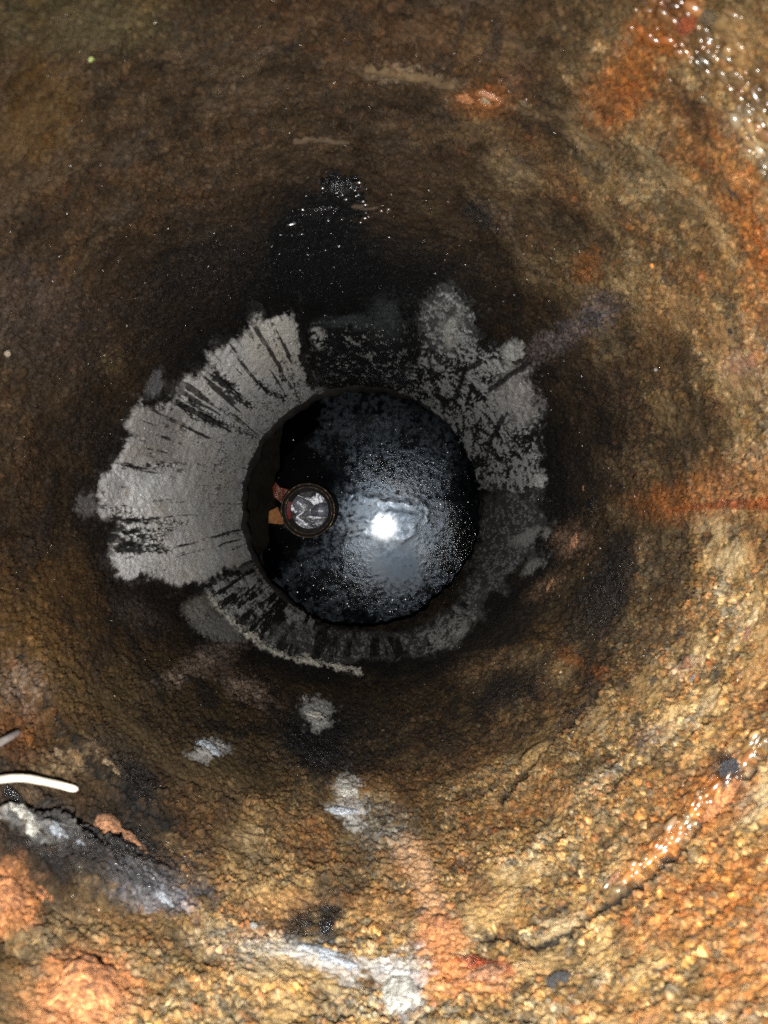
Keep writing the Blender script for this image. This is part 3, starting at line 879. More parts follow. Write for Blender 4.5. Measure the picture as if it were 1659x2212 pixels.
bank = mesh_np('mud_bank', np.array(vs), np.array(qs), M_mud)
tag(bank, kind='structure')


# ------------------------------------------------------------------ pebbles, gravel and droplets on the wall
DGRID = DISP.reshape(NR, NTH)


def wall_spot(u, v, proud=0.0):
    """point on the finished (worn) wall"""
    t, d = wall_at(u, v)
    k = int(round((t + math.pi) / (2 * math.pi) * NTH)) % NTH
    j = int(np.clip(round((F * radius(d) / d - rho0) / (rho1 - rho0) * (NR - 1)), 0, NR - 1))
    ax, ay = axis(d)
    r = radius(d) - float(DGRID[j, k]) - proud
    n = Vector((-math.cos(t), -math.sin(t), 0))
    return Vector((ax + r * math.cos(t), ay + r * math.sin(t), H - d)), n, d


def ico(sub):
    import bmesh
    bm = bmesh.new()
    bmesh.ops.create_icosphere(bm, subdivisions=sub, radius=1.0)
    v = np.array([x.co[:] for x in bm.verts]); f = np.array([[q.index for q in x.verts] for x in bm.faces])
    bm.free()
    return v, f


ICO1, ICO2, ICO3, ICO4 = ico(1), ico(2), ico(3), ico(4)


def rock_shape(base, seed, amp=0.25, freq=1.3, squash=(1, 1, 1), facet=0.0):
    v, f = base
    n1 = fbm(v * freq + seed * 7.7, 4, seed, 0.5)
    amp = min(amp, .42)
    w = v * (1 + amp * n1[:, None])
    w = w * (1 + 0.10 * (fbm(v * freq * 4 + seed, 3, seed + 50))[:, None] * min(1, amp * 4))
    if facet:
        rr = np.random.default_rng(seed)
        for _ in range(7):
            d = rr.normal(size=3); d /= np.linalg.norm(d)
            lim = 1 - facet * rr.uniform(0.4, 1)
            ex = np.maximum(w @ d - lim, 0)
            w = w - 0.85 * ex[:, None] * d
    return w * np.array(squash), f


def rocky(name, shape, mat, loc, normal, size, spin=0.0, parent=None, shared=None):
    v, f = shape if shape is not None else (None, None)
    if shared is None:
        o = mesh_np(name, v, f, mat, parent, tris=True)
    else:
        o = bpy.data.objects.new(name, shared); COL.objects.link(o)
        if parent: o.parent = parent
    o.location = loc
    q = normal.to_track_quat('Z', 'Y')
    from mathutils import Quaternion
    o.rotation_mode = 'QUATERNION'
    o.rotation_quaternion = q @ Quaternion((0, 0, 1), spin)
    o.scale = (size, size, size) if not hasattr(size, '__len__') else size
    return o


PEB = [crust('stone_' + nm, c, 0.4, 0.6, 2.5, w) for nm, c, w in (('cream', (0.27, 0.225, 0.14), 0.1), ('tan', (0.22, 0.155, 0.085), 0.1), ('ochre', (0.20, 0.125, 0.045), 0.1),
       ('slate', (0.050, 0.052, 0.056), 0.2), ('brown', (0.09, 0.062, 0.04), 0.1), ('rosy', (0.30, 0.16, 0.10), 0.1), ('pale', (0.30, 0.285, 0.26), 0.1), ('dark', (0.030, 0.029, 0.030), 0.3))]
shapes = []
for k in range(16):
    v, f = rock_shape(ICO2 if k < 8 else ICO1, 100 + k, 0.22, 1.2, (1.0, random.uniform(.65, .95), .6))
    for mi in (k % 8,):
        me_o = mesh_np('pebble', v, f, PEB[mi], tris=True)
        shapes.append(me_o.data)
        bpy.data.objects.remove(me_o)


def rand_spot(k, bias):
    while True:
        u, v = random.uniform(-30, 1690), random.uniform(-30, 2240)
        r = math.hypot(u - 780, v - 1100)
        if r < 480 or near_seam(u, v): continue
        s_d = ((u - 800) * 0.62 + (v - 1130) * 0.78)
        if random.random() < bias(s_d, r, u, v): return u, v, r


SEAMS = [[(1660, 1625), (1560, 1740), (1480, 1835), (1400, 1905), (1330, 1955), (1240, 2005), (1140, 2042)],
         [(1335, 1470), (1290, 1525), (1240, 1575), (1190, 1630), (1130, 1690), (1085, 1735)], [(0, 1728), (60, 1733), (120, 1735), (180, 1742), (215, 1765)]]


def near_seam(u, v, w=16):
    for L in SEAMS:
        for k in range(len(L) - 1):
            dx, dy = L[k + 1][0] - L[k][0], L[k + 1][1] - L[k][1]
            t = min(1, max(0, ((u - L[k][0]) * dx + (v - L[k][1]) * dy) / (dx * dx + dy * dy)))
            if math.hypot(u - L[k][0] - t * dx, v - L[k][1] - t * dy) < w: return True
    return False


made = 0
while made < 70:
    u, v, r = rand_spot(0, lambda s, r, u, v: 0.06 + 0.9 * min(1, max(0, (s - 60) / 600)))
    p, n, d = wall_spot(u, v)
    size = random.choice((.0009, .0011, .0013, .0013, .0016, .002, .0028))
    light = (u - 800) * 0.62 + (v - 1130) * 0.78 > 150
    me = random.choice(shapes[:8]) if light else random.choice([shapes[i] for i in (1, 2, 4, 4, 4, 7)])
    rocky('pebble', None, None, p - n * size * 0.25, n, (size * random.uniform(1, 1.6), size * random.uniform(.6, 1.0), size * random.uniform(.6, 1.0)), random.uniform(-.5, .5), shaft, shared=me)
    made += 1

# beads of water
drops = []
for k in range(420):
    a, b = random.random(), random.gauss(0, 1)
    drops.append((1380 + 300 * a + 26 * b, 20 + 330 * a * a + 50 * random.gauss(0, 1) - 20, random.uniform(.0006, .0019)))
for k in range(170):
    t = random.random() ** 1.2
    u = 1665 - 345 * t
    v = np.interp(-u, [-1665, -1560, -1480, -1400, -1330], [1605, 1728, 1822, 1890, 1942]) - abs(random.gauss(0, 11))
    drops.append((u, v, random.uniform(.0008, .0019)))
for (uc, vc, su, sv, n, r0, r1) in ((690, 500, 90, 70, 60, .0004, .0018), (735, 405, 30, 12, 40, .001, .002), (800, 450, 26, 16, 26, .001, .002), (560, 640, 130, 60, 90, .0003, .0007), (1050, 560, 90, 60, 70, .0005, .001), (400, 560, 200, 120, 120, .0003, .0006),
                                    (270, 900, 60, 90, 60, .0003, .0008), (1290, 1130, 60, 90, 90, .0004, .0009), (1080, 1420, 150, 60, 90, .0004, .0008), (760, 1640, 200, 90, 90, .0003, .0006),
                                    (1180, 850, 60, 120, 60, .0004, .0008), (300, 1850, 120, 70, 60, .0004, .0009), (1400, 1500, 160, 160, 60, .0003, .0007), (800, 700, 120, 30, 60, .0004, .0008),
                                    (450, 1400, 160, 70, 90, .0003, .0007), (100, 1000, 90, 250, 90, .0003, .0005), (700, 200, 400, 120, 130, .0002, .0005), (1040, 190, 90, 30, 26, .0004, .0009)):
    for k in range(n):
        drops.append((random.gauss(uc, su), random.gauss(vc, sv), random.uniform(r0, r1)))
bv, bf = ICO2
dv, df, dc, cnt = [], [], [], 0
for (u, v, r) in drops:
    if math.hypot(u - 777, v - 1095) < 285: continue
    p, n, d = wall_spot(u, v)
    t1 = Vector((-n.y, n.x, 0)); a_r = random.gauss(0, .5)
    e1 = t1 * math.cos(a_r) + Vector((0, 0, math.sin(a_r))); e2v = n.cross(e1)
    wob = 1 + 0.30 * fbm(bv * 1.6 + random.uniform(0, 90), 2, 7)
    dv.append((bv * wob[:, None] * np.array((r * random.uniform(.8, 2.4), r * random.uniform(.5, 1.1), r * random.uniform(.4, .8)))) @ np.array([e1[:], e2v[:], n[:]]) + np.array(p) - 0.2 * r * np.array(n)); df.append(bf + len(bv) * cnt); cnt += 1
    j = int(np.clip(round((F * radius(d) / d - rho0) / (rho1 - rho0) * (NR - 1)), 0, NR - 1))
    tt, _ = wall_at(u, v)
    dc.append(np.repeat(ALB[j * NTH + int((tt + math.pi) / (2 * math.pi) * NTH) % NTH][None] * 0.7, len(bv), 0))
dm = NT('water_bead')
dm.set(Base_Color=dm.n('Attribute', attribute_name='albedo').outputs['Color'], Roughness=0.24, Specular_IOR_Level=1.0)
dro = mesh_np('water_droplets', np.concatenate(dv), np.concatenate(df), dm.mat, shaft, tris=True)
attr_col(dro.data, 'albedo', np.concatenate(dc))
tag(dro, kind='stuff')


# ------------------------------------------------------------------ things
def lathe(name, prof, mat, n=64, parent=None, jit=0.0, seed=0):
    vs = []
    for k, (r, z) in enumerate(prof):
        for i in range(n):
            t = 2 * math.pi * i / n
            j = jit * mnoise.noise(Vector((math.cos(t) * 2.2, math.sin(t) * 2.2, z * 60 + seed)))
            vs.append(((r + j) * math.cos(t), (r + j) * math.sin(t), z))
    q = [(k * n + i, k * n + (i + 1) % n, (k + 1) * n + (i + 1) % n, (k + 1) * n + i) for k in range(len(prof) - 1) for i in range(n)]
    return mesh_np(name, np.array(vs), np.array(q), mat, parent)


def rusty_metal(name, base, rust, amt, rough=0.35):
    m = NT(name)
    ob = m.obj()
    f = m.ramp(m.noise(ob, 160, 5, 0.7), [(0.5 - amt * .4, 0.0), (0.62 - amt * .2, 1.0)])
    m.set(Base_Color=m.mix(f, base, rust), Metallic=m.math('SUBTRACT', 1.0, m.math('MULTIPLY', f, 0.8)), Roughness=m.math('ADD', rough, m.math('MULTIPLY', f, 0.35)),
          Normal=m.bump(m.noise(ob, 300, 3), 0.0006, 0.7))
    return m.mat


can = bpy.data.objects.new('tin_can', None); COL.objects.link(can)
CT = 0.083
can.location = ((668 - CX) / F * (H - CT), (CY - 1098) / F * (H - CT), -0.012)
can.rotation_euler = (0.02, -0.03, 0.4)
hc = CT + 0.012
tag(can, 'open topped tin can with brassy rim and crumpled silver foil inside, standing in black water', 'can')
M_can_out = rusty_metal('dark_can_wall', (0.05, 0.052, 0.055), (0.012, 0.010, 0.008), 0.5, 0.3)
M_rim = rusty_metal('brassy_rim', (0.30, 0.21, 0.10), (0.02, 0.011, 0.006), 0.62, 0.3)
M_in = rusty_metal('can_lining', (0.06, 0.05, 0.035), (0.012, 0.008, 0.005), 0.7, 0.4)
prof = [(0.030, 0.0), (0.0325, 0.004)] + [(0.0325 + (0.0006 if k % 2 else 0), 0.006 + k * (hc - 0.016) / 16) for k in range(17)] + [(0.0318, hc - 0.006), (0.0328, hc - 0.003)]
lathe('body', prof, M_can_out, parent=can, jit=0.0006)
rim_prof = [(0.0337 + 0.0011 * math.cos(t), hc - 0.0015 + 0.0014 * math.sin(t)) for t in np.linspace(0, 2 * math.pi, 13)]
lathe('rim', rim_prof, M_rim, 96, can, 0.0004, 3)
rim2 = [(0.0298 + 0.0009 * math.cos(t), hc - 0.0075 + 0.0011 * math.sin(t)) for t in np.linspace(0, 2 * math.pi, 11)]
lathe('inner_bead', rim2, M_rim, 96, can, 0.0003, 5)
lathe('inner_wall', [(0.0322, hc - 0.002), (0.0302, hc - 0.006), (0.0288, hc - 0.011), (0.0244, hc - 0.020), (0.0242, hc - 0.040), (0.0240, 0.003), (0.0, 0.003)], M_in, parent=can, jit=0.0006)
# foil
M_foil = NT('silver_foil')
M_foil.set(Base_Color=(0.36, 0.37, 0.41), Metallic=1.0, Roughness=0.48, Normal=M_foil.bump(M_foil.noise(M_foil.obj(), 120, 3), 0.003, 0.8))
M_foil = M_foil.mat
rr = np.random.default_rng(12)
pts_ = [(0.0, 0.0)]
for r_k, n_k in ((.010, 6), (.020, 10), (.0303, 16)):
    for i in range(n_k):
        t = 2 * math.pi * (i + rr.uniform(-.3, .3)) / n_k
        q_ = r_k * (1 if r_k > .03 else rr.uniform(.8, 1.2))
        pts_.append((q_ * math.cos(t), q_ * math.sin(t)))
from mathutils.geometry import delaunay_2d_cdt
dv_, _, dfc, *_ = delaunay_2d_cdt([Vector(p) for p in pts_], [], [], 0, 1e-7)
vs = [(p.x, p.y, hc - 0.026 + rr.uniform(-.0045, .0045) - (0.012 if math.hypot(p.x - .014, p.y) < .006 else 0)) for p in dv_]
qs = [tuple(f) for f in dfc]
foil = mesh_np('foil', np.array(vs), np.array(qs), M_foil, can, smooth_shade=False, tris=True)
sb_ = foil.modifiers.new('soften', 'SUBSURF'); sb_.subdivision_type = 'SIMPLE'; sb_.levels = sb_.render_levels = 2
foil.rotation_euler = (0, 0, -0.4); foil.scale = (.83, .83, 1)
# dark red patch on the inner wall
M_red = simple_rock('dark_red', (0.22, 0.018, 0.008), 0.5, 0.3, 90, 0.6)
vs, qs = [], []
for i in range(15):
    for j in range(5):
        t = math.pi - 0.4 - 0.42 + 0.84 * i / 14
        q_ = j / 4 * (1 + (0.15 * math.sin(i * 2.1) if j == 4 else 0))
        z = hc - 0.0108 - 0.0080 * q_
        rl = 0.0284 - 0.0040 * q_
        vs.append((rl * math.cos(t), rl * math.sin(t), z))
for i in range(14):
    for j in range(4):
        qs.append((i * 5 + j, (i + 1) * 5 + j, (i + 1) * 5 + j + 1, i * 5 + j + 1))
red_o = mesh_np('red_patch', np.array(vs), np.array(qs), M_red, can)
red_o['label'] = 'dark red patch on the inner wall of the can'


def sheet_thing(name, pts, z0, dz, mat, thick=0.0012, curl=0.004, seed=0):
    """a torn flat scrap: outline given on the chart, at height z0 rising by dz to its far end"""
    P = [water_point(u, v, z0) for u, v in pts]
    c = sum(P, Vector()) / len(P)
    n = len(P)
    ring = []
    m_ = 8
    vs = [(0, 0, 0.0)]
    R_ = 6
    outline = []
    for k in range(n):
        for j in range(m_):
            t = j / m_
            q = P[k].lerp(P[(k + 1) % n], t) - c
            outline.append(q * (1 + 0.05 * mnoise.noise(Vector((k * 3.1 + t * 3, seed, 0.5)))))
    N = len(outline)
    for r in range(1, R_ + 1):
        for q in outline:
            x = q * (r / R_)
            vs.append((x.x, x.y, curl * mnoise.noise(Vector((x.x * 70, x.y * 70, seed))) + curl * 3 * (x.length / .02) ** 2 * 0.3 + dz * x.x / .02))
    top = len(vs)
    vs2 = vs + [(x, y, z - thick) for x, y, z in vs]
    fs = []
    for base, flip in ((0, False), (top, True)):
        for i in range(N):
            a, b = base + 1 + i, base + 1 + (i + 1) % N
            fs.append((base, a, b, b) if not flip else (base, b, a, a))
        for r in range(R_ - 1):
            for i in range(N):
                a, b = base + 1 + r * N + i, base + 1 + r * N + (i + 1) % N
                c2, d2 = b + N, a + N
                fs.append((a, d2, c2, b) if not flip else (a, b, c2, d2))
    for i in range(N):
        a, b = 1 + (R_ - 1) * N + i, 1 + (R_ - 1) * N + (i + 1) % N
        fs.append((a, a + top, b + top, b))
    me = bpy.data.meshes.new(name)
    me.from_pydata(vs2, [], [tuple(dict.fromkeys(f)) for f in fs])
    me.materials.append(mat)
    for p in me.polygons: p.use_smooth = True
    o = bpy.data.objects.new(name, me); COL.objects.link(o)
    o.location = c
    return o


M_scrap = simple_rock('rotten_card', (0.26, 0.115, 0.045), 0.45, 0.7, 260, 0, 0.001)
tag(sheet_thing('torn_scrap', [(582, 1104), (600, 1095), (606, 1110), (612, 1122), (624, 1130), (604, 1133), (580, 1130)], 0.042, -0.002, M_scrap, seed=3),
    'pale orange torn scrap sticking out left of the tin can, its lower side', 'scrap')
M_leaf = simple_rock('dead_leaf', (0.11, 0.022, 0.008), 0.55, 0.45, 150, 0.4, 0.001)
lf = sheet_thing('dead_leaf', [(588, 1050), (596, 1042), (604, 1052), (626, 1058), (640, 1068), (622, 1078), (612, 1092), (600, 1080), (590, 1072)], 0.045, 0.002, M_leaf, thick=0.0006, curl=0.006, seed=9)
tag(lf, 'dark red curled dead leaf sticking out at the upper left of the tin can', 'leaf')


def tube(name, pts, rad, mat, n=14, jit=0.12, seed=0):
    pts = [Vector(p) for p in pts]
    fine = []
    for k in range(len(pts) - 1):
        for j in range(8):
            t = j / 8
            p0, p1, p2, p3 = pts[max(k - 1, 0)], pts[k], pts[k + 1], pts[min(k + 2, len(pts) - 1)]
            fine.append(0.5 * ((2 * p1) + (p2 - p0) * t + (2 * p0 - 5 * p1 + 4 * p2 - p3) * t * t + (3 * p1 - p0 - 3 * p2 + p3) * t ** 3))
    fine.append(pts[-1])
    m_ = len(fine)
    vs = []
    for k, p in enumerate(fine):
        d = (fine[min(k + 1, m_ - 1)] - fine[max(k - 1, 0)]).normalized()
        a = d.orthogonal().normalized(); b = d.cross(a)
        e = min(1.0, math.sqrt(max(0, 1 - ((k - (m_ - 4)) / 3.2) ** 2))) if k > m_ - 4 else (0.6 if k == 0 else 1.0)
        r = (rad if not hasattr(rad, '__len__') else rad[0] + (rad[1] - rad[0]) * k / (m_ - 1)) * max(e, .12)
        for i in range(n):
            t = 2 * math.pi * i / n
            rr_ = r * (1 + jit * mnoise.noise(Vector((k * .35, math.cos(t), math.sin(t) + seed))))
            vs.append(p + (a * math.cos(t) + b * math.sin(t)) * rr_)
    o0 = fine[0]
    vs = np.array([(v - o0)[:] for v in vs] + [(0, 0, 0), (fine[-1] - o0)[:]])
    qs = [(k * n + i, k * n + (i + 1) % n, (k + 1) * n + (i + 1) % n, (k + 1) * n + i) for k in range(m_ - 1) for i in range(n)]
    c0, c1 = m_ * n, m_ * n + 1
    me = bpy.data.meshes.new(name)
    me.from_pydata(vs.tolist(), [], qs + [(c0, (i + 1) % n, i) for i in range(n)] + [(c1, (m_ - 1) * n + i, (m_ - 1) * n + (i + 1) % n) for i in range(n)])
    me.materials.append(mat)
    for p in me.polygons: p.use_smooth = True
    o = bpy.data.objects.new(name, me); COL.objects.link(o); o.location = o0
    return o


def at(u, v, d):
    return Vector(((u - CX) / F * d, (CY - v) / F * d, H - d))


M_white = simple_rock('peeled_stick', (0.60, 0.54, 0.45), 0.4, 0.6, 90, 0, 0.0003)
M_grey_stick = simple_rock('grey_twig', (0.17, 0.15, 0.14), 0.2, 0.6, 120)
s0, _, _ = wall_spot(-110, 1690, -.002)
ST = [wall_spot(u, v, pr)[0] for u, v, pr in ((-40, 1686, .002), (40, 1683, .0028), (110, 1688, .003), (174, 1700, .0032))]
tag(tube('peeled_stick', [s0] + ST, 0.0014, M_white, jit=0.12), 'bright white smooth stick poking in from the left edge above a dark crack', 'stick')
s0, _, _ = wall_spot(-60, 1625, -.001)
ST = [wall_spot(u, v, .0012)[0] for u, v in ((-20, 1612), (20, 1593), (54, 1572))]
tag(tube('twig', [s0] + ST, (0.0017, 0.0012), M_grey_stick), 'short pale grey twig end at the left edge, higher than the white stick', 'twig')
M_root = simple_rock('root_bark', (0.044, 0.030, 0.019), 0.5, 0.85, 400, 0.0, 0.0008)
M_root2 = simple_rock('pale_root_bark', (0.060, 0.040, 0.021), 0.5, 0.85, 400, 0.0, 0.0008)


def wall_run(name, pts, rad, mat, proud=0.0006, seed=0):
    P = []
    for u, v in pts:
        p, n, d = wall_spot(u, v, 0); q, _ = wall_point(u, v, proud + 0.0006); P.append(q)
    return tube(name, P, rad, mat, jit=0.55, seed=seed)


tag(wall_run('root', [(1088, 460), (1098, 480), (1112, 505), (1120, 528), (1134, 552), (1152, 576)], (0.0017, 0.0013), M_root, seed=1), 'short tan root clinging to the dark wall above the right of the grey lining', 'root')
tag(wall_run('root', [(785, 142), (830, 148), (880, 158), (930, 166), (985, 188)], (0.0021, 0.0017), M_root2, 0.0, seed=2), 'long pale brown root lying across the wall near the top, left of the orange nodule', 'root')
tag(wall_run('root', [(632, 302), (668, 296), (705, 300), (756, 304)], (0.0016, 0.0012), M_root, 0.0002, seed=3), 'small dull brown root on the dark wall above the black tar patch', 'root')

M_or = crust('rust_crust', (0.44, 0.18, 0.070), 0.6, 0.6, 3.5, 0.15, 0.001)
M_or2 = crust('salmon_stone', (0.32, 0.155, 0.080), 0.6, 0.55, 3.5, 0.1)
M_redor = crust('red_rust', (0.42, 0.10, 0.035), 0.4, 0.5, 3.5, 0.3)
M_lime = crust('lime_lump', (0.42, 0.41, 0.37), 0.3, 0.75, 3.5, 0, 0.001)
M_blue = crust('bluish_lime', (0.30, 0.33, 0.37), 0.4, 0.7, 3.5, 0, 0.001)
M_slate = crust('slate_stone', (0.035, 0.040, 0.048), 0.4, 0.35, 3.5, 0.4)
M_green = simple_rock('green_leaf', (0.34, 0.40, 0.14), 0.2, 0.6, 3.5)
M_pale = crust('pale_pebble', (0.55, 0.45, 0.32), 0.15, 0.5, 3.5, 0.2)
M_amber = simple_rock('amber_bead', (0.55, 0.22, 0.05), 0.2, 0.35, 3.5, 0.5)


def lump(name, u, v, px, mat, label, cat, seed, squash=(1, 1, .6), amp=.45, freq=1.8, facet=0.0, spin=0.0, sink=0.13, base=None):
    p, n, d = wall_spot(u, v)
    size = px * d / F
    sh = rock_shape(base or ICO4, seed, amp, freq, squash, facet)
    o = rocky(name, sh, mat, p - n * size * sink, n, size, spin)
    return tag(o, label, cat)


lump('rust_crust', 195, 2130, 78, M_or, 'large knobbly orange rust crust in the lower left corner', 'rust lump', 201, (1.0, 1.15, .5), .6, 2.6, spin=.4)
lump('rust_crust', 20, 1925, 62, M_or, 'orange rust lump cut by the left edge below the white stick', 'rust lump', 202, (.8, 1.2, .4), .5, 2.2)
lump('rust_crust', 110, 1905, 30, M_or, 'small orange rust knob right beside the lump at the left edge', 'rust lump', 203, (1, .8, .5), .5, 2.0)
lump('rust_crust', 1045, 2105, 44, M_or2, 'salmon coloured crust lump at the bottom, right end of the rust streak', 'rust lump', 204, (1.3, .7, .4), .5, 2.2)
lump('rust_crust', 950, 2010, 36, M_or, 'bright orange crust knob on the rust streak at the bottom', 'rust lump', 205, (.8, 1.2, .4), .5, 2.0)
nod = bpy.data.objects.new('rust_nodule', None); COL.objects.link(nod)
p_, n_, d_ = wall_spot(1052, 215)
nod.location = p_
nod.rotation_mode = 'QUATERNION'; nod.rotation_quaternion = n_.to_track_quat('Z', 'Y')
tag(nod, 'round orange nodule with a pale middle near the top', 'nodule')
vs, qs = [], []
for i in range(40):
    for j in range(14):
        a1, b1 = 2 * math.pi * i / 40, 2 * math.pi * j / 14
        k_ = 1 + 0.35 * mnoise.noise(Vector((math.cos(a1) * 1.6, math.sin(a1) * 1.6, math.cos(b1) + 4)))
        R1, R2 = 0.0036 * (1 + .15 * math.sin(a1 * 3)), 0.0019 * k_
        vs.append(((R1 + R2 * math.cos(b1)) * math.cos(a1), (R1 * .85 + R2 * math.cos(b1)) * math.sin(a1), R2 * math.sin(b1)))
        qs.append((i * 14 + j, ((i + 1) % 40) * 14 + j, ((i + 1) % 40) * 14 + (j + 1) % 14, i * 14 + (j + 1) % 14))
mesh_np('crust_ring', np.array(vs), np.array(qs), simple_rock('wet_rust', (0.13, 0.050, 0.016), 0.5, 0.35, 260, 0.6, 0.001), nod)
v_, f_ = rock_shape(ICO3, 206, .35, 2, (.0024, .0020, .0014))
mesh_np('core', v_, f_, simple_rock('pale_core', (0.22, 0.19, 0.12), 0.5, 0.5, 260, 0.3), nod, tris=True)
lump('salmon_stone', 252, 1762, 34, M_or2, 'round salmon stone at the right end of the dark crack', 'stone', 207, (1, 1, .7), .08, 1.3)
lump('salmon_stone', 1490, 42, 24, M_redor, 'smooth red orange pebble in the wet top right corner', 'pebble', 208, (.8, 1.2, .7), .12, 1.1)
lump('tan_stone', 1535, 30, 20, PEB[1], 'dull tan pebble right of the red pebble in the top right corner', 'pebble', 209, (1, 1, .7), .15, 1.2)
lump('lime_lump', 868, 2140, 52, M_lime, 'large white lime lump at the bottom edge', 'lime lump', 210, (.9, 1.3, .35), .6, 2.4)
lump('lime_lump', 705, 2072, 44, M_blue, 'slanting bluish white lime chip left of the large lime lump', 'lime lump', 211, (1.7, .5, .3), .5, 2.2, spin=2.7)
lump('lime_lump', 455, 1617, 30, M_blue, 'pale blue grey lime chip on the sand, lower left of the pit', 'lime lump', 212, (1.1, .8, .35), .6, 2.6)
lump('lime_lump', 752, 1712, 26, M_lime, 'pale grey lime chip in the middle of the lower wall', 'lime lump', 213, (.9, 1.2, .3), .6, 2.6)
lump('lime_lump', 738, 1752, 26, M_blue, 'small bluish lime chip just below the middle one', 'lime lump', 214, (1.3, .6, .3), .6, 2.6)
lump('lime_lump', 682, 1545, 26, M_lime, 'wedge shaped pale lime chip below the pale lime line', 'lime lump', 215, (1.1, .9, .3), .6, 2.6)
lump('lime_lump', 52, 1775, 36, M_lime, 'white crusty lime lump under the dark crack at the left edge', 'lime lump', 216, (1.2, .8, .4), .6, 2.6)
lump('lime_lump', 118, 1800, 24, M_blue, 'bluish crusty lime chip right of the white lump under the crack', 'lime lump', 217, (1.2, .8, .4), .6, 2.6)
lump('slate_stone', 1592, 1672, 28, M_slate, 'dark slate blue stone on the wet ledge at the lower right', 'stone', 218, (1, .8, .5), .35, 1.6, facet=.3)
lump('tan_stone', 1078, 1800, 26, PEB[2], 'ochre stone bulging from the sand, lower middle right', 'stone', 219, (1.2, .8, .5), .2, 1.3)
lump('tan_stone', 1170, 1640, 30, PEB[2], 'oblong ochre stone beside the diagonal crack at lower right', 'stone', 220, (1.5, .8, .5), .25, 1.6)
lump('rosy_stone', 1490, 1448, 24, M_or2, 'streaky pink stone in the sand at the right', 'stone', 221, (1.3, .7, .4), .4, 2.0, spin=.6)
lump('slate_stone', 1205, 2115, 28, PEB[3], 'flat round dark grey stone near the bottom right', 'stone', 222, (1, .9, .4), .2, 1.3)
lump('pale_pebble', 12, 762, 8, M_pale, 'tiny bright pebble at the left edge, halfway up', 'pebble', 223, base=ICO3)
lump('amber_bead', 1408, 575, 6, M_amber, 'tiny amber bead on the brown wall at the upper right', 'bead', 224, amp=.1, base=ICO3)
lump('white_chip', 1414, 800, 7, M_lime, 'tiny white chip on the brown wall right of the grey lining', 'chip', 225, (.6, 1.3, .6), base=ICO3)
lump('leaf_fragment', 198, 130, 8, M_green, 'tiny pale green leaf fragment in the dark upper left', 'leaf', 226, (1, .9, .25), base=ICO3)
lump('white_pebble', 545, 2010, 9, M_lime, 'tiny white round pebble above the lime chips at the bottom', 'pebble', 227, amp=.1, base=ICO3)
lump('brown_stone', 1135, 225, 14, PEB[1], 'small brown stone just right of the orange nodule', 'stone', 228, (1.3, .8, .6), .2)
lump('rosy_stone', 1620, 780, 18, M_or2, 'small pinkish stone near the right edge, upper half', 'stone', 229, (.8, 1.3, .5), .4)

M_tar = simple_rock('wet_tar', (0.004, 0.004, 0.005), 0.4, 0.22, 3.5, 0.6, 0.001)
lump('tar_lump', 48, 1712, 30, M_tar, 'glossy black lump above the dark crack, just under the white stick', 'tar lump', 301, (1.4, .6, .5), .3, 1.8)
lump('tar_lump', 165, 1728, 24, M_tar, 'small glossy black lump at the tip of the dark crack', 'tar lump', 302, (1.3, .6, .5), .3, 1.8, spin=.3)
lump('tar_lump', 735, 398, 26, M_tar, 'wet black tar lump at the top of the black patch', 'tar lump', 303, (1.6, .7, .6), .4, 2.0)
lump('tar_lump', 1278, 1088, 20, M_tar, 'black wet lump on the wall right of the grey lining', 'tar lump', 304, (.8, 1.3, .5), .4, 2.0)
lump('tar_lump', 640, 2015, 28, M_tar, 'left one of two black blotches above the bluish lime chip', 'tar lump', 305, (.7, 1.2, .25), .5, 2.2)
lump('tar_lump', 705, 2005, 24, M_tar, 'right one of two black blotches above the bluish lime chip', 'tar lump', 306, (.7, 1.4, .25), .5, 2.2)
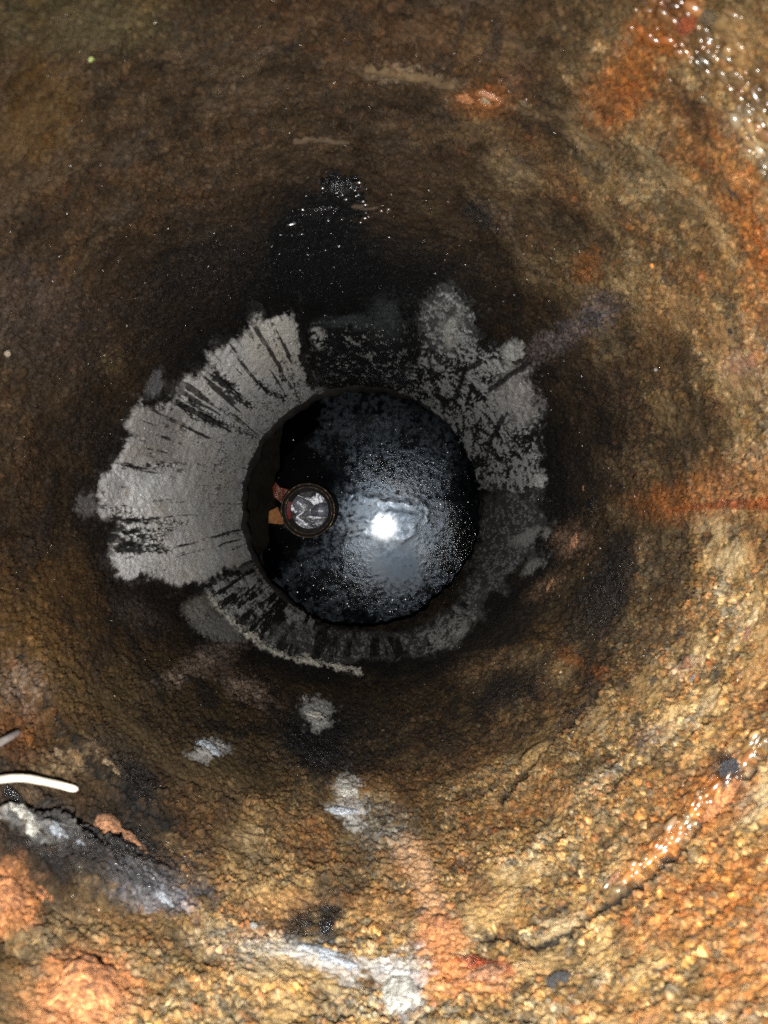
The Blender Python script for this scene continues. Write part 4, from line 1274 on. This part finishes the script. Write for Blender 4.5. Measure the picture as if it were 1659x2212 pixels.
lump('rosy_stone', 1238, 1168, 26, M_or2, 'rough pink lump below the black wet lump, right of the grey lining', 'stone', 307, (.8, 1.1, .3), .5, 2.6)
lump('rosy_stone', 1186, 1266, 22, M_or2, 'smaller pink lump lower left of the rough pink one', 'stone', 308, (1.2, .8, .3), .5, 2.6)
lump('tan_chip', 148, 1612, 30, PEB[1], 'branching tan flake right of the pale grey twig', 'flake', 309, (.6, 1.4, .25), .6, 2.4, spin=.5)
lump('tan_chip', 235, 1648, 32, PEB[1], 'orange tan flake above the round salmon stone', 'flake', 310, (1.4, .6, .25), .6, 2.4)
lump('rust_crust', 305, 1812, 30, M_or2, 'narrow salmon crust just below the round salmon stone', 'rust lump', 311, (1.6, .6, .3), .6, 2.4, spin=-.5)
lump('rust_crust', 1562, 1728, 36, M_or, 'orange crust on the wet ledge below the slate blue stone', 'rust lump', 312, (1.8, .6, .3), .5, 2.4)
lump('rust_crust', 1425, 1846, 34, M_or, 'orange crust on the wet ledge, further down to the left', 'rust lump', 313, (1.8, .6, .3), .5, 2.4)
lump('rust_crust', 1350, 1905, 22, M_or2, 'lowest salmon crust on the wet ledge', 'rust lump', 314, (1.6, .6, .3), .5, 2.4)
lump('lime_lump', 165, 1822, 20, M_blue, 'third bluish chip from the left edge under the dark crack', 'lime lump', 320, (1.3, .7, .4), .5, 2.4)
lump('lime_lump', 350, 1935, 24, M_blue, 'grey blue chip in the dark recess above the large orange crust', 'lime lump', 321, (1.4, .6, .3), .5, 2.4, spin=-.4)
lump('tar_lump', 690, 462, 34, M_tar, 'broad glossy tar lump in the middle of the black patch', 'tar lump', 322, (1.3, .9, .4), .4, 2.2)
lump('tar_lump', 636, 540, 26, M_tar, 'lower left tar lump of the black patch above the lining', 'tar lump', 323, (1.2, .9, .4), .4, 2.2)
lump('brown_stone', 792, 448, 20, PEB[4], 'wet brown stone at the right edge of the black patch', 'stone', 324, (1.6, .7, .4), .4, 2.0)
lump('rust_crust', 1005, 210, 18, M_or, 'small rust crumb touching the left side of the orange nodule', 'rust lump', 325, (1.3, .8, .4), .4, 2.0)
